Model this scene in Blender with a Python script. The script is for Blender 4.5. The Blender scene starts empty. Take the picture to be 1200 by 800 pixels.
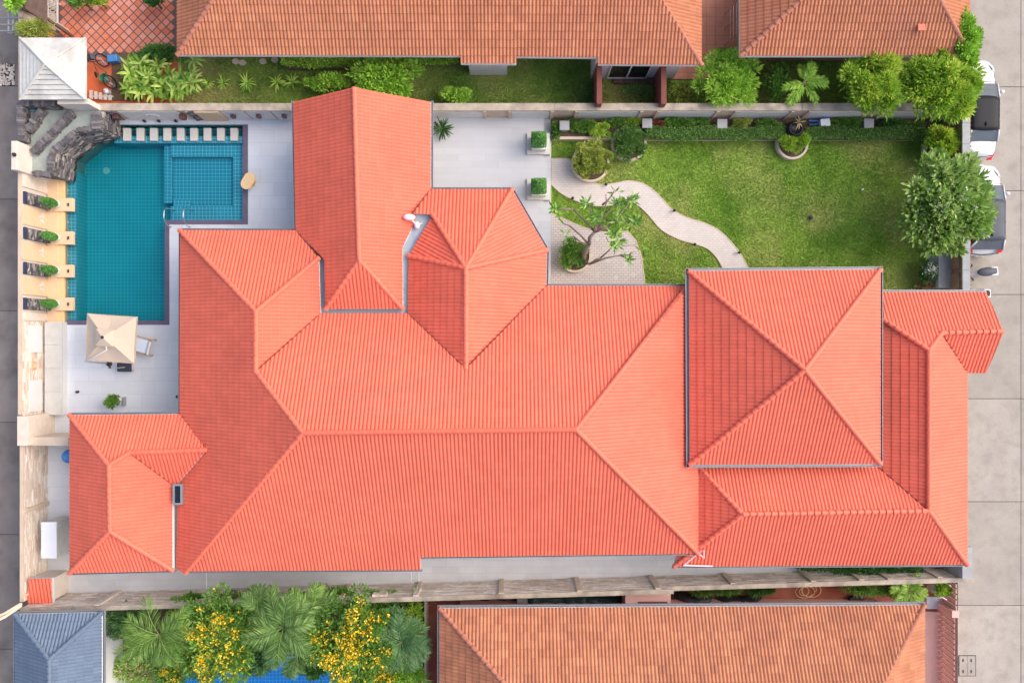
import bpy, bmesh, math, random
import numpy as np
from mathutils import Vector, Matrix
random.seed(7); RNG = np.random.default_rng(11)
SC = bpy.context.scene
COL = SC.collection
R = math.radians
# ------------------------------------------------------------------ camera, sky, sun, exposure
F, H = 930.0, 36.0            # focal length in pixels of the 1200 px photograph, flying height in metres
cam = bpy.data.cameras.new('camera'); cam.sensor_width = 36; cam.lens = 36 * F / 1200
cam.clip_start = 0.5; cam.clip_end = 4000
camo = bpy.data.objects.new('camera', cam); COL.objects.link(camo)
camo.location = (0, 0, H); camo.rotation_euler = (0, 0, 0); SC.camera = camo
SUN_EL, SUN_AZ = R(43), R(13)     # azimuth counted from +x (right in the picture) towards +y
world = bpy.data.worlds.new('World'); SC.world = world; world.use_nodes = True
wn = world.node_tree.nodes; wl = world.node_tree.links
sky = wn.new('ShaderNodeTexSky'); sky.sky_type = 'NISHITA'; sky.sun_disc = False
sky.sun_elevation = SUN_EL; sky.sun_rotation = R(90) - SUN_AZ
sky.air_density = 1.0; sky.dust_density = 4.0; sky.ozone_density = 1.0
bg = wn['Background']; bg.inputs['Strength'].default_value = 0.15
wl.new(sky.outputs[0], bg.inputs['Color'])
sl = bpy.data.lights.new('sun', 'SUN'); sl.energy = 1.5; sl.angle = R(75); sl.color = (1.0, 0.95, 0.88)
so = bpy.data.objects.new('sun', sl); COL.objects.link(so)
sd = Vector((math.cos(SUN_EL) * math.cos(SUN_AZ), math.cos(SUN_EL) * math.sin(SUN_AZ), math.sin(SUN_EL)))
so.rotation_euler = sd.to_track_quat('Z', 'Y').to_euler(); so.location = sd * 60
SC.view_settings.view_transform = 'Standard'; SC.view_settings.look = 'None'
SC.view_settings.exposure = 0.76; SC.view_settings.gamma = 1

# ------------------------------------------------------------------ helpers
def P(px, py, z=0.0):
    """photo pixel -> world point at height z"""
    return ((px - 600) / F * (H - z), -(py - 400) / F * (H - z), z)
def P2(px, py, z=0.0): return P(px, py, z)[:2]
def lin(r, g, b):
    f = lambda c: (c / 255 / 12.92) if c / 255 <= 0.04045 else ((c / 255 + 0.055) / 1.055) ** 2.4
    return (f(r), f(g), f(b))
def mul(c, k): return tuple(min(1, x * k) for x in c)
MATS = {}
def M(name, col, var=0.12, scale=2.0, rough=0.7, bump=0.0, bscale=30.0, ramp=None, metallic=0.0,
      stain=None, sscale=0.4, samt=0.5, spec=0.4, trans=0.0, coat=0.0, brick=None, fine=0.0):
    m = bpy.data.materials.new(name); m.use_nodes = True; MATS[name] = m
    n = m.node_tree.nodes; l = m.node_tree.links; b = n['Principled BSDF']
    b.inputs['Roughness'].default_value = rough; b.inputs['Metallic'].default_value = metallic
    b.inputs['Specular IOR Level'].default_value = spec
    if coat: b.inputs['Coat Weight'].default_value = coat; b.inputs['Coat Roughness'].default_value = 0.05
    g = n.new('ShaderNodeNewGeometry'); pos = g.outputs['Position']
    if ramp:
        a = n.new('ShaderNodeAttribute'); a.attribute_name = 'rnd'
        r = n.new('ShaderNodeValToRGB'); e = r.color_ramp.elements
        while len(e) < len(ramp): e.new(0.5)
        for k, (p, c) in enumerate(ramp): e[k].position = p; e[k].color = (*c, 1)
        l.new(a.outputs['Fac'], r.inputs[0]); base = r.outputs[0]
    else:
        rgb = n.new('ShaderNodeRGB'); rgb.outputs[0].default_value = (*col, 1); base = rgb.outputs[0]
    if brick:      # (width, height, mortar colour, mortar size, offset)
        bt = n.new('ShaderNodeTexBrick'); bt.inputs['Scale'].default_value = 1.0
        bt.inputs['Brick Width'].default_value = brick[0]; bt.inputs['Row Height'].default_value = brick[1]
        bt.inputs['Mortar Size'].default_value = brick[3]; bt.offset = brick[4]
        bt.inputs['Mortar'].default_value = (*brick[2], 1); bt.inputs['Mortar Smooth'].default_value = 0.3
        l.new(pos, bt.inputs['Vector'])
        v1 = n.new('ShaderNodeMixRGB'); v1.blend_type = 'MULTIPLY'; v1.inputs[0].default_value = 1
        v1.inputs[2].default_value = (1.04, 1.04, 1.04, 1); l.new(base, v1.inputs[1])
        v2 = n.new('ShaderNodeMixRGB'); v2.blend_type = 'MULTIPLY'; v2.inputs[0].default_value = 1
        v2.inputs[2].default_value = (0.95, 0.95, 0.95, 1); l.new(base, v2.inputs[1])
        l.new(v1.outputs[0], bt.inputs['Color1']); l.new(v2.outputs[0], bt.inputs['Color2']); base = bt.outputs['Color']
    def noise(sc, det=5):
        t = n.new('ShaderNodeTexNoise'); t.inputs['Scale'].default_value = sc; t.inputs['Detail'].default_value = det
        l.new(pos, t.inputs['Vector']); return t.outputs['Fac']
    def modulate(base, fac, amt):
        mr = n.new('ShaderNodeMapRange'); mr.inputs['From Min'].default_value = 0.25; mr.inputs['From Max'].default_value = 0.75
        mr.inputs['To Min'].default_value = 1 - amt; mr.inputs['To Max'].default_value = 1 + amt; l.new(fac, mr.inputs['Value'])
        mx = n.new('ShaderNodeVectorMath'); mx.operation = 'SCALE'; l.new(base, mx.inputs[0]); l.new(mr.outputs[0], mx.inputs['Scale'])
        return mx.outputs[0]
    if var: base = modulate(base, noise(scale, 6), var)
    if fine: base = modulate(base, noise(60, 3), fine)
    if stain:
        cr = n.new('ShaderNodeMapRange'); cr.inputs['From Min'].default_value = 0.48; cr.inputs['From Max'].default_value = 0.72
        cr.inputs['To Max'].default_value = samt; l.new(noise(sscale, 8), cr.inputs['Value'])
        mx = n.new('ShaderNodeMixRGB'); mx.inputs[2].default_value = (*stain, 1)
        l.new(cr.outputs[0], mx.inputs[0]); l.new(base, mx.inputs[1]); base = mx.outputs[0]
    l.new(base, b.inputs['Base Color'])
    if bump:
        bp = n.new('ShaderNodeBump'); bp.inputs['Strength'].default_value = bump; bp.inputs['Distance'].default_value = 0.02
        l.new(noise(bscale, 4), bp.inputs['Height']); l.new(bp.outputs[0], b.inputs['Normal'])
    if trans:
        tb = n.new('ShaderNodeBsdfTranslucent'); l.new(base, tb.inputs[0])
        ms = n.new('ShaderNodeMixShader'); ms.inputs[0].default_value = trans
        l.new(b.outputs[0], ms.inputs[1]); l.new(tb.outputs[0], ms.inputs[2]); l.new(ms.outputs[0], n['Material Output'].inputs[0])
    return m

class MB:
    """collects geometry for ONE mesh"""
    def __init__(s): s.v = []; s.f = []; s.r = []
    def add(s, vs, fs, rnd=None):
        o = len(s.v); s.v += [tuple(map(float, p)) for p in vs]; s.f += [tuple(i + o for i in f) for f in fs]
        s.r += [0.5 if rnd is None else rnd] * len(fs)
        return s
    def hexa(s, p, rnd=None):      # 4 bottom ccw, 4 top ccw
        return s.add(p, [(3, 2, 1, 0), (4, 5, 6, 7), (0, 1, 5, 4), (1, 2, 6, 5), (2, 3, 7, 6), (3, 0, 4, 7)], rnd)
    def box(s, x0, x1, y0, y1, z0, z1, rnd=None):
        x0, x1 = sorted((x0, x1)); y0, y1 = sorted((y0, y1)); z0, z1 = sorted((z0, z1))
        return s.hexa([(x0, y0, z0), (x1, y0, z0), (x1, y1, z0), (x0, y1, z0), (x0, y0, z1), (x1, y0, z1), (x1, y1, z1), (x0, y1, z1)], rnd)
    def pbox(s, a, b, c, d, z0, z1, zp=None, rnd=None):   # photo rectangle a..c x b..d read at height zp
        zp = z1 if zp is None else zp
        x0, y0 = P2(a, b, zp); x1, y1 = P2(c, d, zp); return s.box(x0, x1, y0, y1, z0, z1, rnd)
    def cbox(s, cx, cy, z0, z1, w, d, rot=0, taper=1.0, rnd=None):
        q = []
        for z, k in ((z0, 1), (z1, taper)):
            for a, b in ((-1, -1), (1, -1), (1, 1), (-1, 1)):
                x, y = a * w / 2 * k, b * d / 2 * k
                q.append((cx + x * math.cos(rot) - y * math.sin(rot), cy + x * math.sin(rot) + y * math.cos(rot), z))
        return s.hexa(q, rnd)
    def fbox(s, fr, s0, s1, n0, n1, z0, z1, rnd=None):      # box in a wall frame (origin, direction, normal)
        o, d, nn = fr
        q = [(o[0] + d[0] * a + nn[0] * b, o[1] + d[1] * a + nn[1] * b) for a, b in ((s0, n0), (s1, n0), (s1, n1), (s0, n1))]
        if (d[0] * nn[1] - d[1] * nn[0]) < 0: q = q[::-1]
        return s.hexa([(*p, z0) for p in q] + [(*p, z1) for p in q], rnd)
    def prism(s, poly, z0, z1, rnd=None):
        a = sum(poly[i - 1][0] * poly[i][1] - poly[i][0] * poly[i - 1][1] for i in range(len(poly)))
        if a < 0: poly = poly[::-1]
        n = len(poly)
        return s.add([(x, y, z0) for x, y in poly] + [(x, y, z1) for x, y in poly],
                     [tuple(range(n))[::-1], tuple(range(n, 2 * n))] + [(i, (i + 1) % n, n + (i + 1) % n, n + i) for i in range(n)], rnd)
    def tube(s, pts, rad, seg=8, cap=True, rnd=None):
        pts = [Vector(p) for p in pts]; n = len(pts)
        if not hasattr(rad, '__len__'): rad = [rad] * n
        vs = []; ref = None
        for i, p in enumerate(pts):
            t = (pts[min(i + 1, n - 1)] - pts[max(i - 1, 0)]).normalized()
            if ref is None: ref = Vector((0, 0, 1)) if abs(t.z) < 0.9 else Vector((1, 0, 0))
            u = t.cross(ref).normalized(); w = t.cross(u).normalized(); ref = -w if False else ref
            if abs(t.dot(ref)) > 0.97: ref = Vector((1, 0, 0)) if abs(t.x) < 0.9 else Vector((0, 1, 0)); u = t.cross(ref).normalized(); w = t.cross(u).normalized()
            for k in range(seg):
                a = 2 * math.pi * k / seg; vs.append(p + (u * math.cos(a) + w * math.sin(a)) * rad[i])
        fs = [(i * seg + k, i * seg + (k + 1) % seg, (i + 1) * seg + (k + 1) % seg, (i + 1) * seg + k) for i in range(n - 1) for k in range(seg)]
        if cap: fs += [tuple(range(seg))[::-1], tuple(range((n - 1) * seg, n * seg))]
        return s.add(vs, fs, rnd)
    def lathe(s, prof, cx=0, cy=0, seg=20, sx=1, sy=1, rot=0, rnd=None):
        vs = []
        for r, z in prof:
            for k in range(seg):
                a = 2 * math.pi * k / seg; x, y = r * sx * math.cos(a), r * sy * math.sin(a)
                vs.append((cx + x * math.cos(rot) - y * math.sin(rot), cy + x * math.sin(rot) + y * math.cos(rot), z))
        n = len(prof)
        fs = [(i * seg + k, i * seg + (k + 1) % seg, (i + 1) * seg + (k + 1) % seg, (i + 1) * seg + k) for i in range(n - 1) for k in range(seg)]
        fs += [tuple(range(seg))[::-1], tuple(range((n - 1) * seg, n * seg))]
        return s.add(vs, fs, rnd)
    def ball(s, c, rx, ry, rz, seg=12, rings=7, rnd=None):
        o = len(s.v)
        s.lathe([(math.sin(math.pi * i / rings) * 1.0 + 1e-4, c[2] - math.cos(math.pi * i / rings) * rz) for i in range(rings + 1)], c[0], c[1], seg, rx, ry, 0, rnd)
        return s
    def build(s, name, mat, parent=None, smooth=False, bevel=0):
        me = bpy.data.meshes.new(name); me.from_pydata(s.v, [], s.f)
        if len(s.r) == len(s.f):
            at = me.attributes.new('rnd', 'FLOAT', 'FACE'); at.data.foreach_set('value', s.r)
        return link(name, me, mat, parent, smooth, bevel)

def wm(o):
    if o is None: return Matrix()
    return (wm(o.parent) @ o.matrix_parent_inverse if o.parent else Matrix()) @ o.matrix_basis
def link(name, me, mat, parent=None, smooth=False, bevel=0):
    o = bpy.data.objects.new(name, me); COL.objects.link(o)
    if mat: me.materials.append(MATS[mat] if isinstance(mat, str) else mat)
    if smooth: me.shade_smooth()
    if bevel:
        b = o.modifiers.new('bevel', 'BEVEL'); b.width = bevel; b.segments = 2; b.limit_method = 'ANGLE'
    if parent: o.parent = parent; o.matrix_parent_inverse = wm(parent).inverted()
    return o
def npmesh(name, V, Q, mat, parent=None, rnd=None, smooth=False):
    V = np.asarray(V, np.float32).reshape(-1, 3); Q = np.asarray(Q, np.int32); k = Q.shape[1]
    me = bpy.data.meshes.new(name); me.vertices.add(len(V)); me.vertices.foreach_set('co', V.ravel())
    me.loops.add(Q.size); me.loops.foreach_set('vertex_index', Q.ravel())
    me.polygons.add(len(Q)); me.polygons.foreach_set('loop_start', np.arange(0, Q.size, k, dtype=np.int32))
    me.update(calc_edges=True)
    if rnd is not None:
        at = me.attributes.new('rnd', 'FLOAT', 'FACE'); at.data.foreach_set('value', np.asarray(rnd, np.float32))
    me.validate()
    return link(name, me, mat, parent, smooth)
def tag(o, label, cat, group=None, kind=None):
    o['label'] = label; o['category'] = cat
    if group: o['group'] = group
    if kind: o['kind'] = kind
    return o
def thing(name, label, cat, loc=(0, 0, 0), group=None):
    o = bpy.data.objects.new(name, None); COL.objects.link(o); o.location = loc; o.empty_display_size = 0.3
    return tag(o, label, cat, group)
def structure(o, label, cat):
    o['kind'] = 'structure'; o['label'] = label; o['category'] = cat; return o
def stuff(o): o['kind'] = 'stuff'; return o
def dup(root, loc, rz=0.0, label=None, scale=None):
    r = root.copy(); COL.objects.link(r); r.location = loc; r.rotation_euler[2] = rz
    if scale: r.scale = scale
    if label: r['label'] = label
    def rec(src, dst):
        for ch in [c for c in bpy.data.objects if c.parent == src]:
            d = ch.copy(); COL.objects.link(d); d.parent = dst; d.matrix_parent_inverse = ch.matrix_parent_inverse.copy(); rec(ch, d)
    rec(root, r); return r
def frame(a, b, toward):
    d = Vector((b[0] - a[0], b[1] - a[1])); L = d.length; d /= L; n = Vector((-d.y, d.x))
    if (Vector(toward[:2]) - Vector(a[:2])).dot(n) < 0: n = -n
    return ((a[0], a[1]), (d.x, d.y), (n.x, n.y)), L
def inpoly(X, Y, poly):
    c = np.zeros(len(X), bool); n = len(poly)
    for i in range(n):
        x0, y0 = poly[i - 1]; x1, y1 = poly[i]
        k = (y0 > Y) != (y1 > Y)
        c ^= k & (X < (x1 - x0) * (Y - y0) / (y1 - y0 + 1e-12) + x0)
    return c

# ------------------------------------------------------------------ materials
ORG = lin(225, 109, 86)
M('orange_tile', ORG, var=0.07, scale=0.45, stain=mul(ORG, .82), sscale=0.8, samt=0.35, rough=0.55, spec=0.3, ramp=[(0, mul(ORG, .95)), (0.5, ORG), (1, mul(ORG, 1.05))], bump=0.05, bscale=60, fine=0.04)
M('orange_ridge', lin(226, 113, 90), var=0.08, scale=3, rough=0.5, spec=0.3, fine=0.05)
TC = lin(196, 120, 88)
M('terracotta_tile', TC, var=0.14, scale=1.2, rough=0.85, spec=0.2, fine=0.12,
  ramp=[(0, lin(138, 92, 75)), (0.2, lin(158, 104, 82)), (0.55, lin(178, 118, 89)), (0.85, lin(192, 132, 99)), (1, lin(202, 145, 112))], stain=lin(140, 96, 82), sscale=0.7, samt=0.3)
M('terracotta_ridge', lin(170, 110, 90), var=0.2, scale=4, rough=0.85, fine=0.15)
M('pink_terracotta_tile', lin(186, 104, 82), var=0.12, scale=1.0, rough=0.85, spec=0.2, fine=0.12,
  ramp=[(0, lin(148, 94, 74)), (0.2, lin(166, 107, 81)), (0.6, lin(182, 119, 89)), (1, lin(196, 134, 102))], stain=lin(150, 98, 86), sscale=0.5, samt=0.35)
M('blue_tile', lin(112, 130, 152), var=0.06, rough=0.6, ramp=[(0, lin(94, 108, 128)), (1, lin(102, 117, 137))], fine=0.05)
M('deck_tile', lin(202, 204, 210), var=0.05, scale=0.8, rough=0.5, brick=(1.2, 0.6, lin(182, 185, 193), 0.008, 0.5), fine=0.03, stain=lin(190, 192, 200), sscale=0.3, samt=0.5)
M('terrace_tile', lin(184, 184, 188), var=0.04, scale=0.8, rough=0.5, brick=(1.2, 0.3, lin(172, 172, 177), 0.006, 0.5), fine=0.03)
M('alley_tile', lin(194, 194, 197), var=0.07, scale=1.4, rough=0.6, brick=(1.2, 0.3, lin(176, 176, 181), 0.007, 0.5), fine=0.05)
M('road_concrete', lin(168, 160, 153), var=0.1, scale=0.8, rough=0.9, fine=0.2, stain=lin(138, 129, 121), sscale=2.2, samt=0.5, bump=0.2, ramp=[(0, lin(156, 148, 139)), (1, lin(168, 159, 150))])
M('lane_concrete', lin(112, 105, 103), var=0.16, scale=0.8, rough=0.92, fine=0.16, stain=lin(98, 90, 86), sscale=0.9, samt=0.8, bump=0.25, ramp=[(0, lin(124, 115, 111)), (1, lin(138, 128, 123))])
M('joint', lin(72, 68, 66), var=0.2, rough=0.95)
M('soil', lin(96, 78, 62), var=0.25, scale=3, rough=0.95, bump=0.4, fine=0.2)
M('earth_sheet', lin(128, 118, 106), var=0.2, scale=0.2, rough=0.95)
M('travertine', lin(206, 186, 168), var=0.1, scale=4, rough=0.75, fine=0.1,
  ramp=[(0, lin(194, 168, 150)), (0.25, lin(206, 186, 168)), (0.6, lin(214, 200, 186)), (1, lin(222, 212, 201))])
M('old_stone', lin(186, 170, 158), var=0.18, scale=4, rough=0.85, fine=0.18,
  ramp=[(0, lin(182, 160, 146)), (0.35, lin(204, 186, 172)), (0.7, lin(216, 204, 194)), (1, lin(224, 216, 208))], stain=lin(150, 136, 126), sscale=0.7, samt=0.4)
M('weathered_coping', lin(176, 162, 146), var=0.22, scale=3, rough=0.9, fine=0.2, stain=lin(104, 96, 90), sscale=1.2, samt=0.7)
M('beige_stone', lin(216, 184, 150), var=0.06, scale=2, rough=0.7, fine=0.05)
M('warm_stone', lin(200, 180, 160), var=0.1, scale=3, rough=0.8, fine=0.08, stain=lin(160, 140, 126), sscale=1.5, samt=0.4)
M('white_paint', lin(208, 207, 206), var=0.05, scale=2, rough=0.6, fine=0.03, stain=lin(190, 186, 180), sscale=0.8, samt=0.35)
M('cream_paint', lin(210, 198, 186), var=0.06, scale=2, rough=0.65, fine=0.04, stain=lin(190, 176, 160), sscale=0.8, samt=0.4)
M('aged_white', lin(200, 197, 191), var=0.10, scale=4, rough=0.75, fine=0.08, stain=lin(140, 136, 132), sscale=0.9, samt=0.7)
M('slate', lin(98, 90, 90), var=0.25, scale=8, rough=0.8, fine=0.25, ramp=[(0, lin(66, 64, 68)), (0.45, lin(102, 97, 99)), (0.8, lin(134, 126, 124)), (1, lin(182, 170, 162))])
M('slate_edge', lin(150, 140, 136), var=0.25, scale=12, rough=0.8, fine=0.25)
M('grey_render', lin(150, 156, 150), var=0.1, scale=3, rough=0.6, stain=lin(122, 130, 124), sscale=2, samt=0.5)
M('navy_tile', lin(52, 58, 84), var=0.1, rough=0.3)
M('pool_coping', lin(98, 88, 108), var=0.1, scale=4, rough=0.5, fine=0.08)
M('valley_gap_shade', lin(120, 56, 48), var=0.2, rough=0.7)  # dark colour painting the shaded gap between cut valley tiles
M('pale_gutter', lin(168, 176, 188), var=0.08, rough=0.6, stain=lin(130, 136, 146), sscale=2, samt=0.5)
M('gutter_metal', lin(150, 152, 158), var=0.08, rough=0.45, metallic=0.3)
M('grey_concrete', lin(160, 160, 162), var=0.12, scale=3, rough=0.85, fine=0.1, stain=lin(124, 122, 122), sscale=1, samt=0.5)
M('light_concrete', lin(190, 186, 180), var=0.08, scale=3, rough=0.8, fine=0.06)
M('kerb_cream', lin(206, 188, 170), var=0.1, scale=4, rough=0.8, fine=0.08)
M('paver', lin(202, 192, 186), var=0.06, scale=2, rough=0.85, brick=(0.2, 0.1, lin(184, 173, 167), 0.010, 0.5), fine=0.06)
M('plaza_paver', lin(194, 183, 177), var=0.06, scale=2, rough=0.85, brick=(0.22, 0.11, lin(160, 149, 144), 0.014, 0.5), fine=0.08)
M('patio_tile', lin(196, 112, 84), var=0.12, scale=2.5, rough=0.7, fine=0.08, ramp=[(0, lin(196, 104, 70)), (0.5, lin(204, 120, 92)), (1, lin(206, 138, 122))], stain=lin(198, 150, 138), sscale=0.35, samt=0.7)
M('pale_patio', lin(196, 132, 108), var=0.1, scale=2, rough=0.8, fine=0.08, brick=(0.42, 0.42, lin(164, 108, 88), 0.012, 0.0))
M('patio_joint', lin(104, 84, 80), var=0.2, rough=0.9)
M('orange_wall', lin(206, 116, 74), var=0.08, scale=2, rough=0.8, fine=0.06)
M('patio_plain', lin(196, 108, 70), var=0.12, scale=2, rough=0.75, fine=0.08, stain=lin(180, 96, 66), sscale=0.8, samt=0.5)
M('yard_red', lin(150, 84, 64), var=0.15, scale=1.5, rough=0.8, fine=0.1, stain=lin(176, 116, 98), sscale=0.5, samt=0.6)
M('red_wall', lin(122, 70, 62), var=0.15, scale=3, rough=0.8)
M('pink_wall', lin(214, 172, 162), var=0.06, rough=0.75)
M('brown_panel', lin(146, 118, 98), var=0.2, scale=4, rough=0.8, fine=0.1)
M('brown_wood', lin(104, 82, 72), var=0.25, scale=5, rough=0.8, fine=0.15)
M('teak', lin(204, 160, 110), var=0.12, scale=8, rough=0.55)
M('fabric_cream', lin(208, 188, 168), var=0.03, scale=2, rough=0.9, trans=0.15)
M('fabric_tan', lin(222, 186, 140), var=0.05, rough=0.8)
M('cushion', lin(206, 212, 224), var=0.05, rough=0.9)
M('dark_fabric', lin(52, 56, 70), var=0.1, rough=0.85)
M('black_tarp', lin(44, 44, 50), var=0.3, scale=6, rough=0.5, bump=0.6, bscale=6)
M('green_tarp', lin(40, 66, 66), var=0.3, scale=5, rough=0.5, bump=0.6, bscale=6)
M('metal_white', lin(226, 226, 228), var=0.03, rough=0.35)
M('steel', lin(190, 192, 196), var=0.03, rough=0.25, metallic=0.9)
M('black_plastic', lin(30, 30, 34), var=0.1, rough=0.5)
M('dark_metal', lin(58, 56, 60), var=0.1, rough=0.5, metallic=0.4)
M('lantern', lin(92, 62, 66), var=0.2, rough=0.5)
M('glass_dark', lin(26, 34, 38), var=0.05, rough=0.06, spec=0.7)
M('car_white', lin(206, 207, 210), var=0.01, rough=0.3, coat=0.6, fine=0.01)
M('car_black', lin(34, 35, 40), var=0.05, rough=0.55, spec=0.2)
M('car_grey', lin(74, 78, 88), var=0.12, scale=2, rough=0.5, spec=0.25)
M('car_glass', lin(34, 38, 46), var=0.03, rough=0.08, spec=0.8)
M('car_screen', lin(96, 102, 112), var=0.1, scale=3, rough=0.12, spec=0.8)
M('tail_red', lin(200, 24, 34), var=0.05, rough=0.2)
M('headlamp', lin(200, 206, 214), var=0.05, rough=0.1, spec=0.8)
M('rubber', lin(34, 34, 36), var=0.1, rough=0.9)
M('blue_plastic', lin(70, 130, 190), var=0.1, rough=0.4)
M('cyan_plastic', lin(90, 170, 190), var=0.1, rough=0.4)
M('green_plastic', lin(40, 150, 110), var=0.1, rough=0.4)
M('shutter_grey', lin(150, 158, 172), var=0.05, rough=0.5)
M('bark', lin(118, 98, 84), var=0.3, scale=8, rough=0.95, bump=0.5)
M('pale_bark', lin(136, 118, 106), var=0.25, scale=8, rough=0.9, bump=0.3)
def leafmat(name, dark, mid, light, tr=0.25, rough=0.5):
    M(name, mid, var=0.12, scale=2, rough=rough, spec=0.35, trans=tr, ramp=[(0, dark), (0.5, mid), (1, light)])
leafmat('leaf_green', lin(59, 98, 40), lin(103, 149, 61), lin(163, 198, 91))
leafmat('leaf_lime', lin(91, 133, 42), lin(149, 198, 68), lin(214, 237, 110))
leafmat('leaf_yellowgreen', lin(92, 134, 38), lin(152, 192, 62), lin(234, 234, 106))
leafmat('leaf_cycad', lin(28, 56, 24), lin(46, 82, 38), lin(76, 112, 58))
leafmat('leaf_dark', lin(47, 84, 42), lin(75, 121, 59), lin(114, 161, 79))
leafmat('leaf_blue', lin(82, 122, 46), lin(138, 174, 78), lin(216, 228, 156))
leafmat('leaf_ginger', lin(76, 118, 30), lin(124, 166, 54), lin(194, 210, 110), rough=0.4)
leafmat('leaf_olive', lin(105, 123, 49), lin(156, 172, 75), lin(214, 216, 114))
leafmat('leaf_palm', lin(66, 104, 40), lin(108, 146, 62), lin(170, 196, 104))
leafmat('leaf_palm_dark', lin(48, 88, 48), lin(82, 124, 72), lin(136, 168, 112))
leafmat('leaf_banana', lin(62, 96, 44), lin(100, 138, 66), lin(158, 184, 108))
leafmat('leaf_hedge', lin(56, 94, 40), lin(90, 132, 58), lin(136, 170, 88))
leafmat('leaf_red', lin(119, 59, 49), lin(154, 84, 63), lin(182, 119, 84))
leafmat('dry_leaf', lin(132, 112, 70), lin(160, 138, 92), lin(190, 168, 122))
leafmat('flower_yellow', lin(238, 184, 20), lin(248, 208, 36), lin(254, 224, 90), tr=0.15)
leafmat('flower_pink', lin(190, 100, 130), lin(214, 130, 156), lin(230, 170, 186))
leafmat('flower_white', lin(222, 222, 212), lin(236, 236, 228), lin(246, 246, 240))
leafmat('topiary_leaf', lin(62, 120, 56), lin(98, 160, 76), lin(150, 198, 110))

def lawn_material(name, c_dark, c_mid, c_dry):
    m = bpy.data.materials.new(name); m.use_nodes = True; MATS[name] = m
    n = m.node_tree.nodes; l = m.node_tree.links; b = n['Principled BSDF']; b.inputs['Roughness'].default_value = 0.85
    b.inputs['Specular IOR Level'].default_value = 0.15
    g = n.new('ShaderNodeNewGeometry')
    def noise(sc, d):
        t = n.new('ShaderNodeTexNoise'); t.inputs['Scale'].default_value = sc; t.inputs['Detail'].default_value = d
        l.new(g.outputs['Position'], t.inputs['Vector']); return t.outputs['Fac']
    def ramp(f, a, b_):
        r = n.new('ShaderNodeMapRange'); r.inputs['From Min'].default_value = a; r.inputs['From Max'].default_value = b_; l.new(f, r.inputs['Value']); return r.outputs[0]
    x = n.new('ShaderNodeMixRGB'); x.inputs[1].default_value = (*c_dark, 1); x.inputs[2].default_value = (*c_mid, 1); l.new(ramp(noise(0.55, 8), 0.35, 0.6), x.inputs[0])
    y = n.new('ShaderNodeMixRGB'); y.inputs[2].default_value = (*c_dry, 1); l.new(x.outputs[0], y.inputs[1])
    k = n.new('ShaderNodeMath'); k.operation = 'MULTIPLY'; k.inputs[1].default_value = 0.75; l.new(ramp(noise(0.3, 9), 0.46, 0.66), k.inputs[0]); l.new(k.outputs[0], y.inputs[0])
    at = n.new('ShaderNodeAttribute'); at.attribute_name = 'rnd'
    mr = n.new('ShaderNodeMapRange'); mr.inputs['To Min'].default_value = 0.86; mr.inputs['To Max'].default_value = 1.22; l.new(at.outputs['Fac'], mr.inputs['Value'])
    s = n.new('ShaderNodeVectorMath'); s.operation = 'SCALE'; l.new(y.outputs[0], s.inputs[0]); l.new(mr.outputs[0], s.inputs['Scale'])
    l.new(s.outputs[0], b.inputs['Base Color'])
lawn_material('lawn', lin(106, 142, 48), lin(140, 168, 70), lin(178, 178, 106))
lawn_material('shade_lawn', lin(108, 144, 62), lin(148, 174, 84), lin(188, 176, 120))

def pool_tile(name, c, grout):
    m = bpy.data.materials.new(name); m.use_nodes = True; MATS[name] = m
    n = m.node_tree.nodes; l = m.node_tree.links; b = n['Principled BSDF']; b.inputs['Roughness'].default_value = 0.3
    g = n.new('ShaderNodeNewGeometry'); sp = n.new('ShaderNodeSeparateXYZ'); sn = n.new('ShaderNodeSeparateXYZ')
    l.new(g.outputs['Position'], sp.inputs[0]); l.new(g.outputs['Normal'], sn.inputs[0]); last = None
    def mth(op, a, v=None):
        k = n.new('ShaderNodeMath'); k.operation = op
        for i, q in enumerate((a, v)):
            if q is None: continue
            if isinstance(q, (int, float)): k.inputs[i].default_value = q
            else: l.new(q, k.inputs[i])
        return k.outputs[0]
    for ax in range(3):
        line = mth('LESS_THAN', mth('FRACT', mth('DIVIDE', mth('ADD', sp.outputs[ax], 100.0), 0.166)), 0.13)
        v = mth('MULTIPLY', line, mth('LESS_THAN', mth('ABSOLUTE', sn.outputs[ax]), 0.5))
        last = v if last is None else mth('MAXIMUM', last, v)
    t = n.new('ShaderNodeTexNoise'); t.inputs['Scale'].default_value = 1.3; t.inputs['Detail'].default_value = 4; l.new(g.outputs['Position'], t.inputs['Vector'])
    c0 = n.new('ShaderNodeMixRGB'); c0.inputs[1].default_value = (*mul(c, .8), 1); c0.inputs[2].default_value = (*mul(c, 1.2), 1); l.new(t.outputs['Fac'], c0.inputs[0])
    mx = n.new('ShaderNodeMixRGB'); l.new(last, mx.inputs[0]); l.new(c0.outputs[0], mx.inputs[1]); mx.inputs[2].default_value = (*grout, 1)
    l.new(mx.outputs[0], b.inputs['Base Color'])
pool_tile('pool_tile', lin(36, 146, 174), lin(132, 200, 212))
pool_tile('pool_tile_deep', lin(44, 164, 180), lin(104, 200, 206))
pool_tile('channel_tile', lin(22, 104, 112), lin(70, 160, 166))
pool_tile('blue_pool_tile', lin(70, 165, 225), lin(150, 205, 240))
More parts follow.
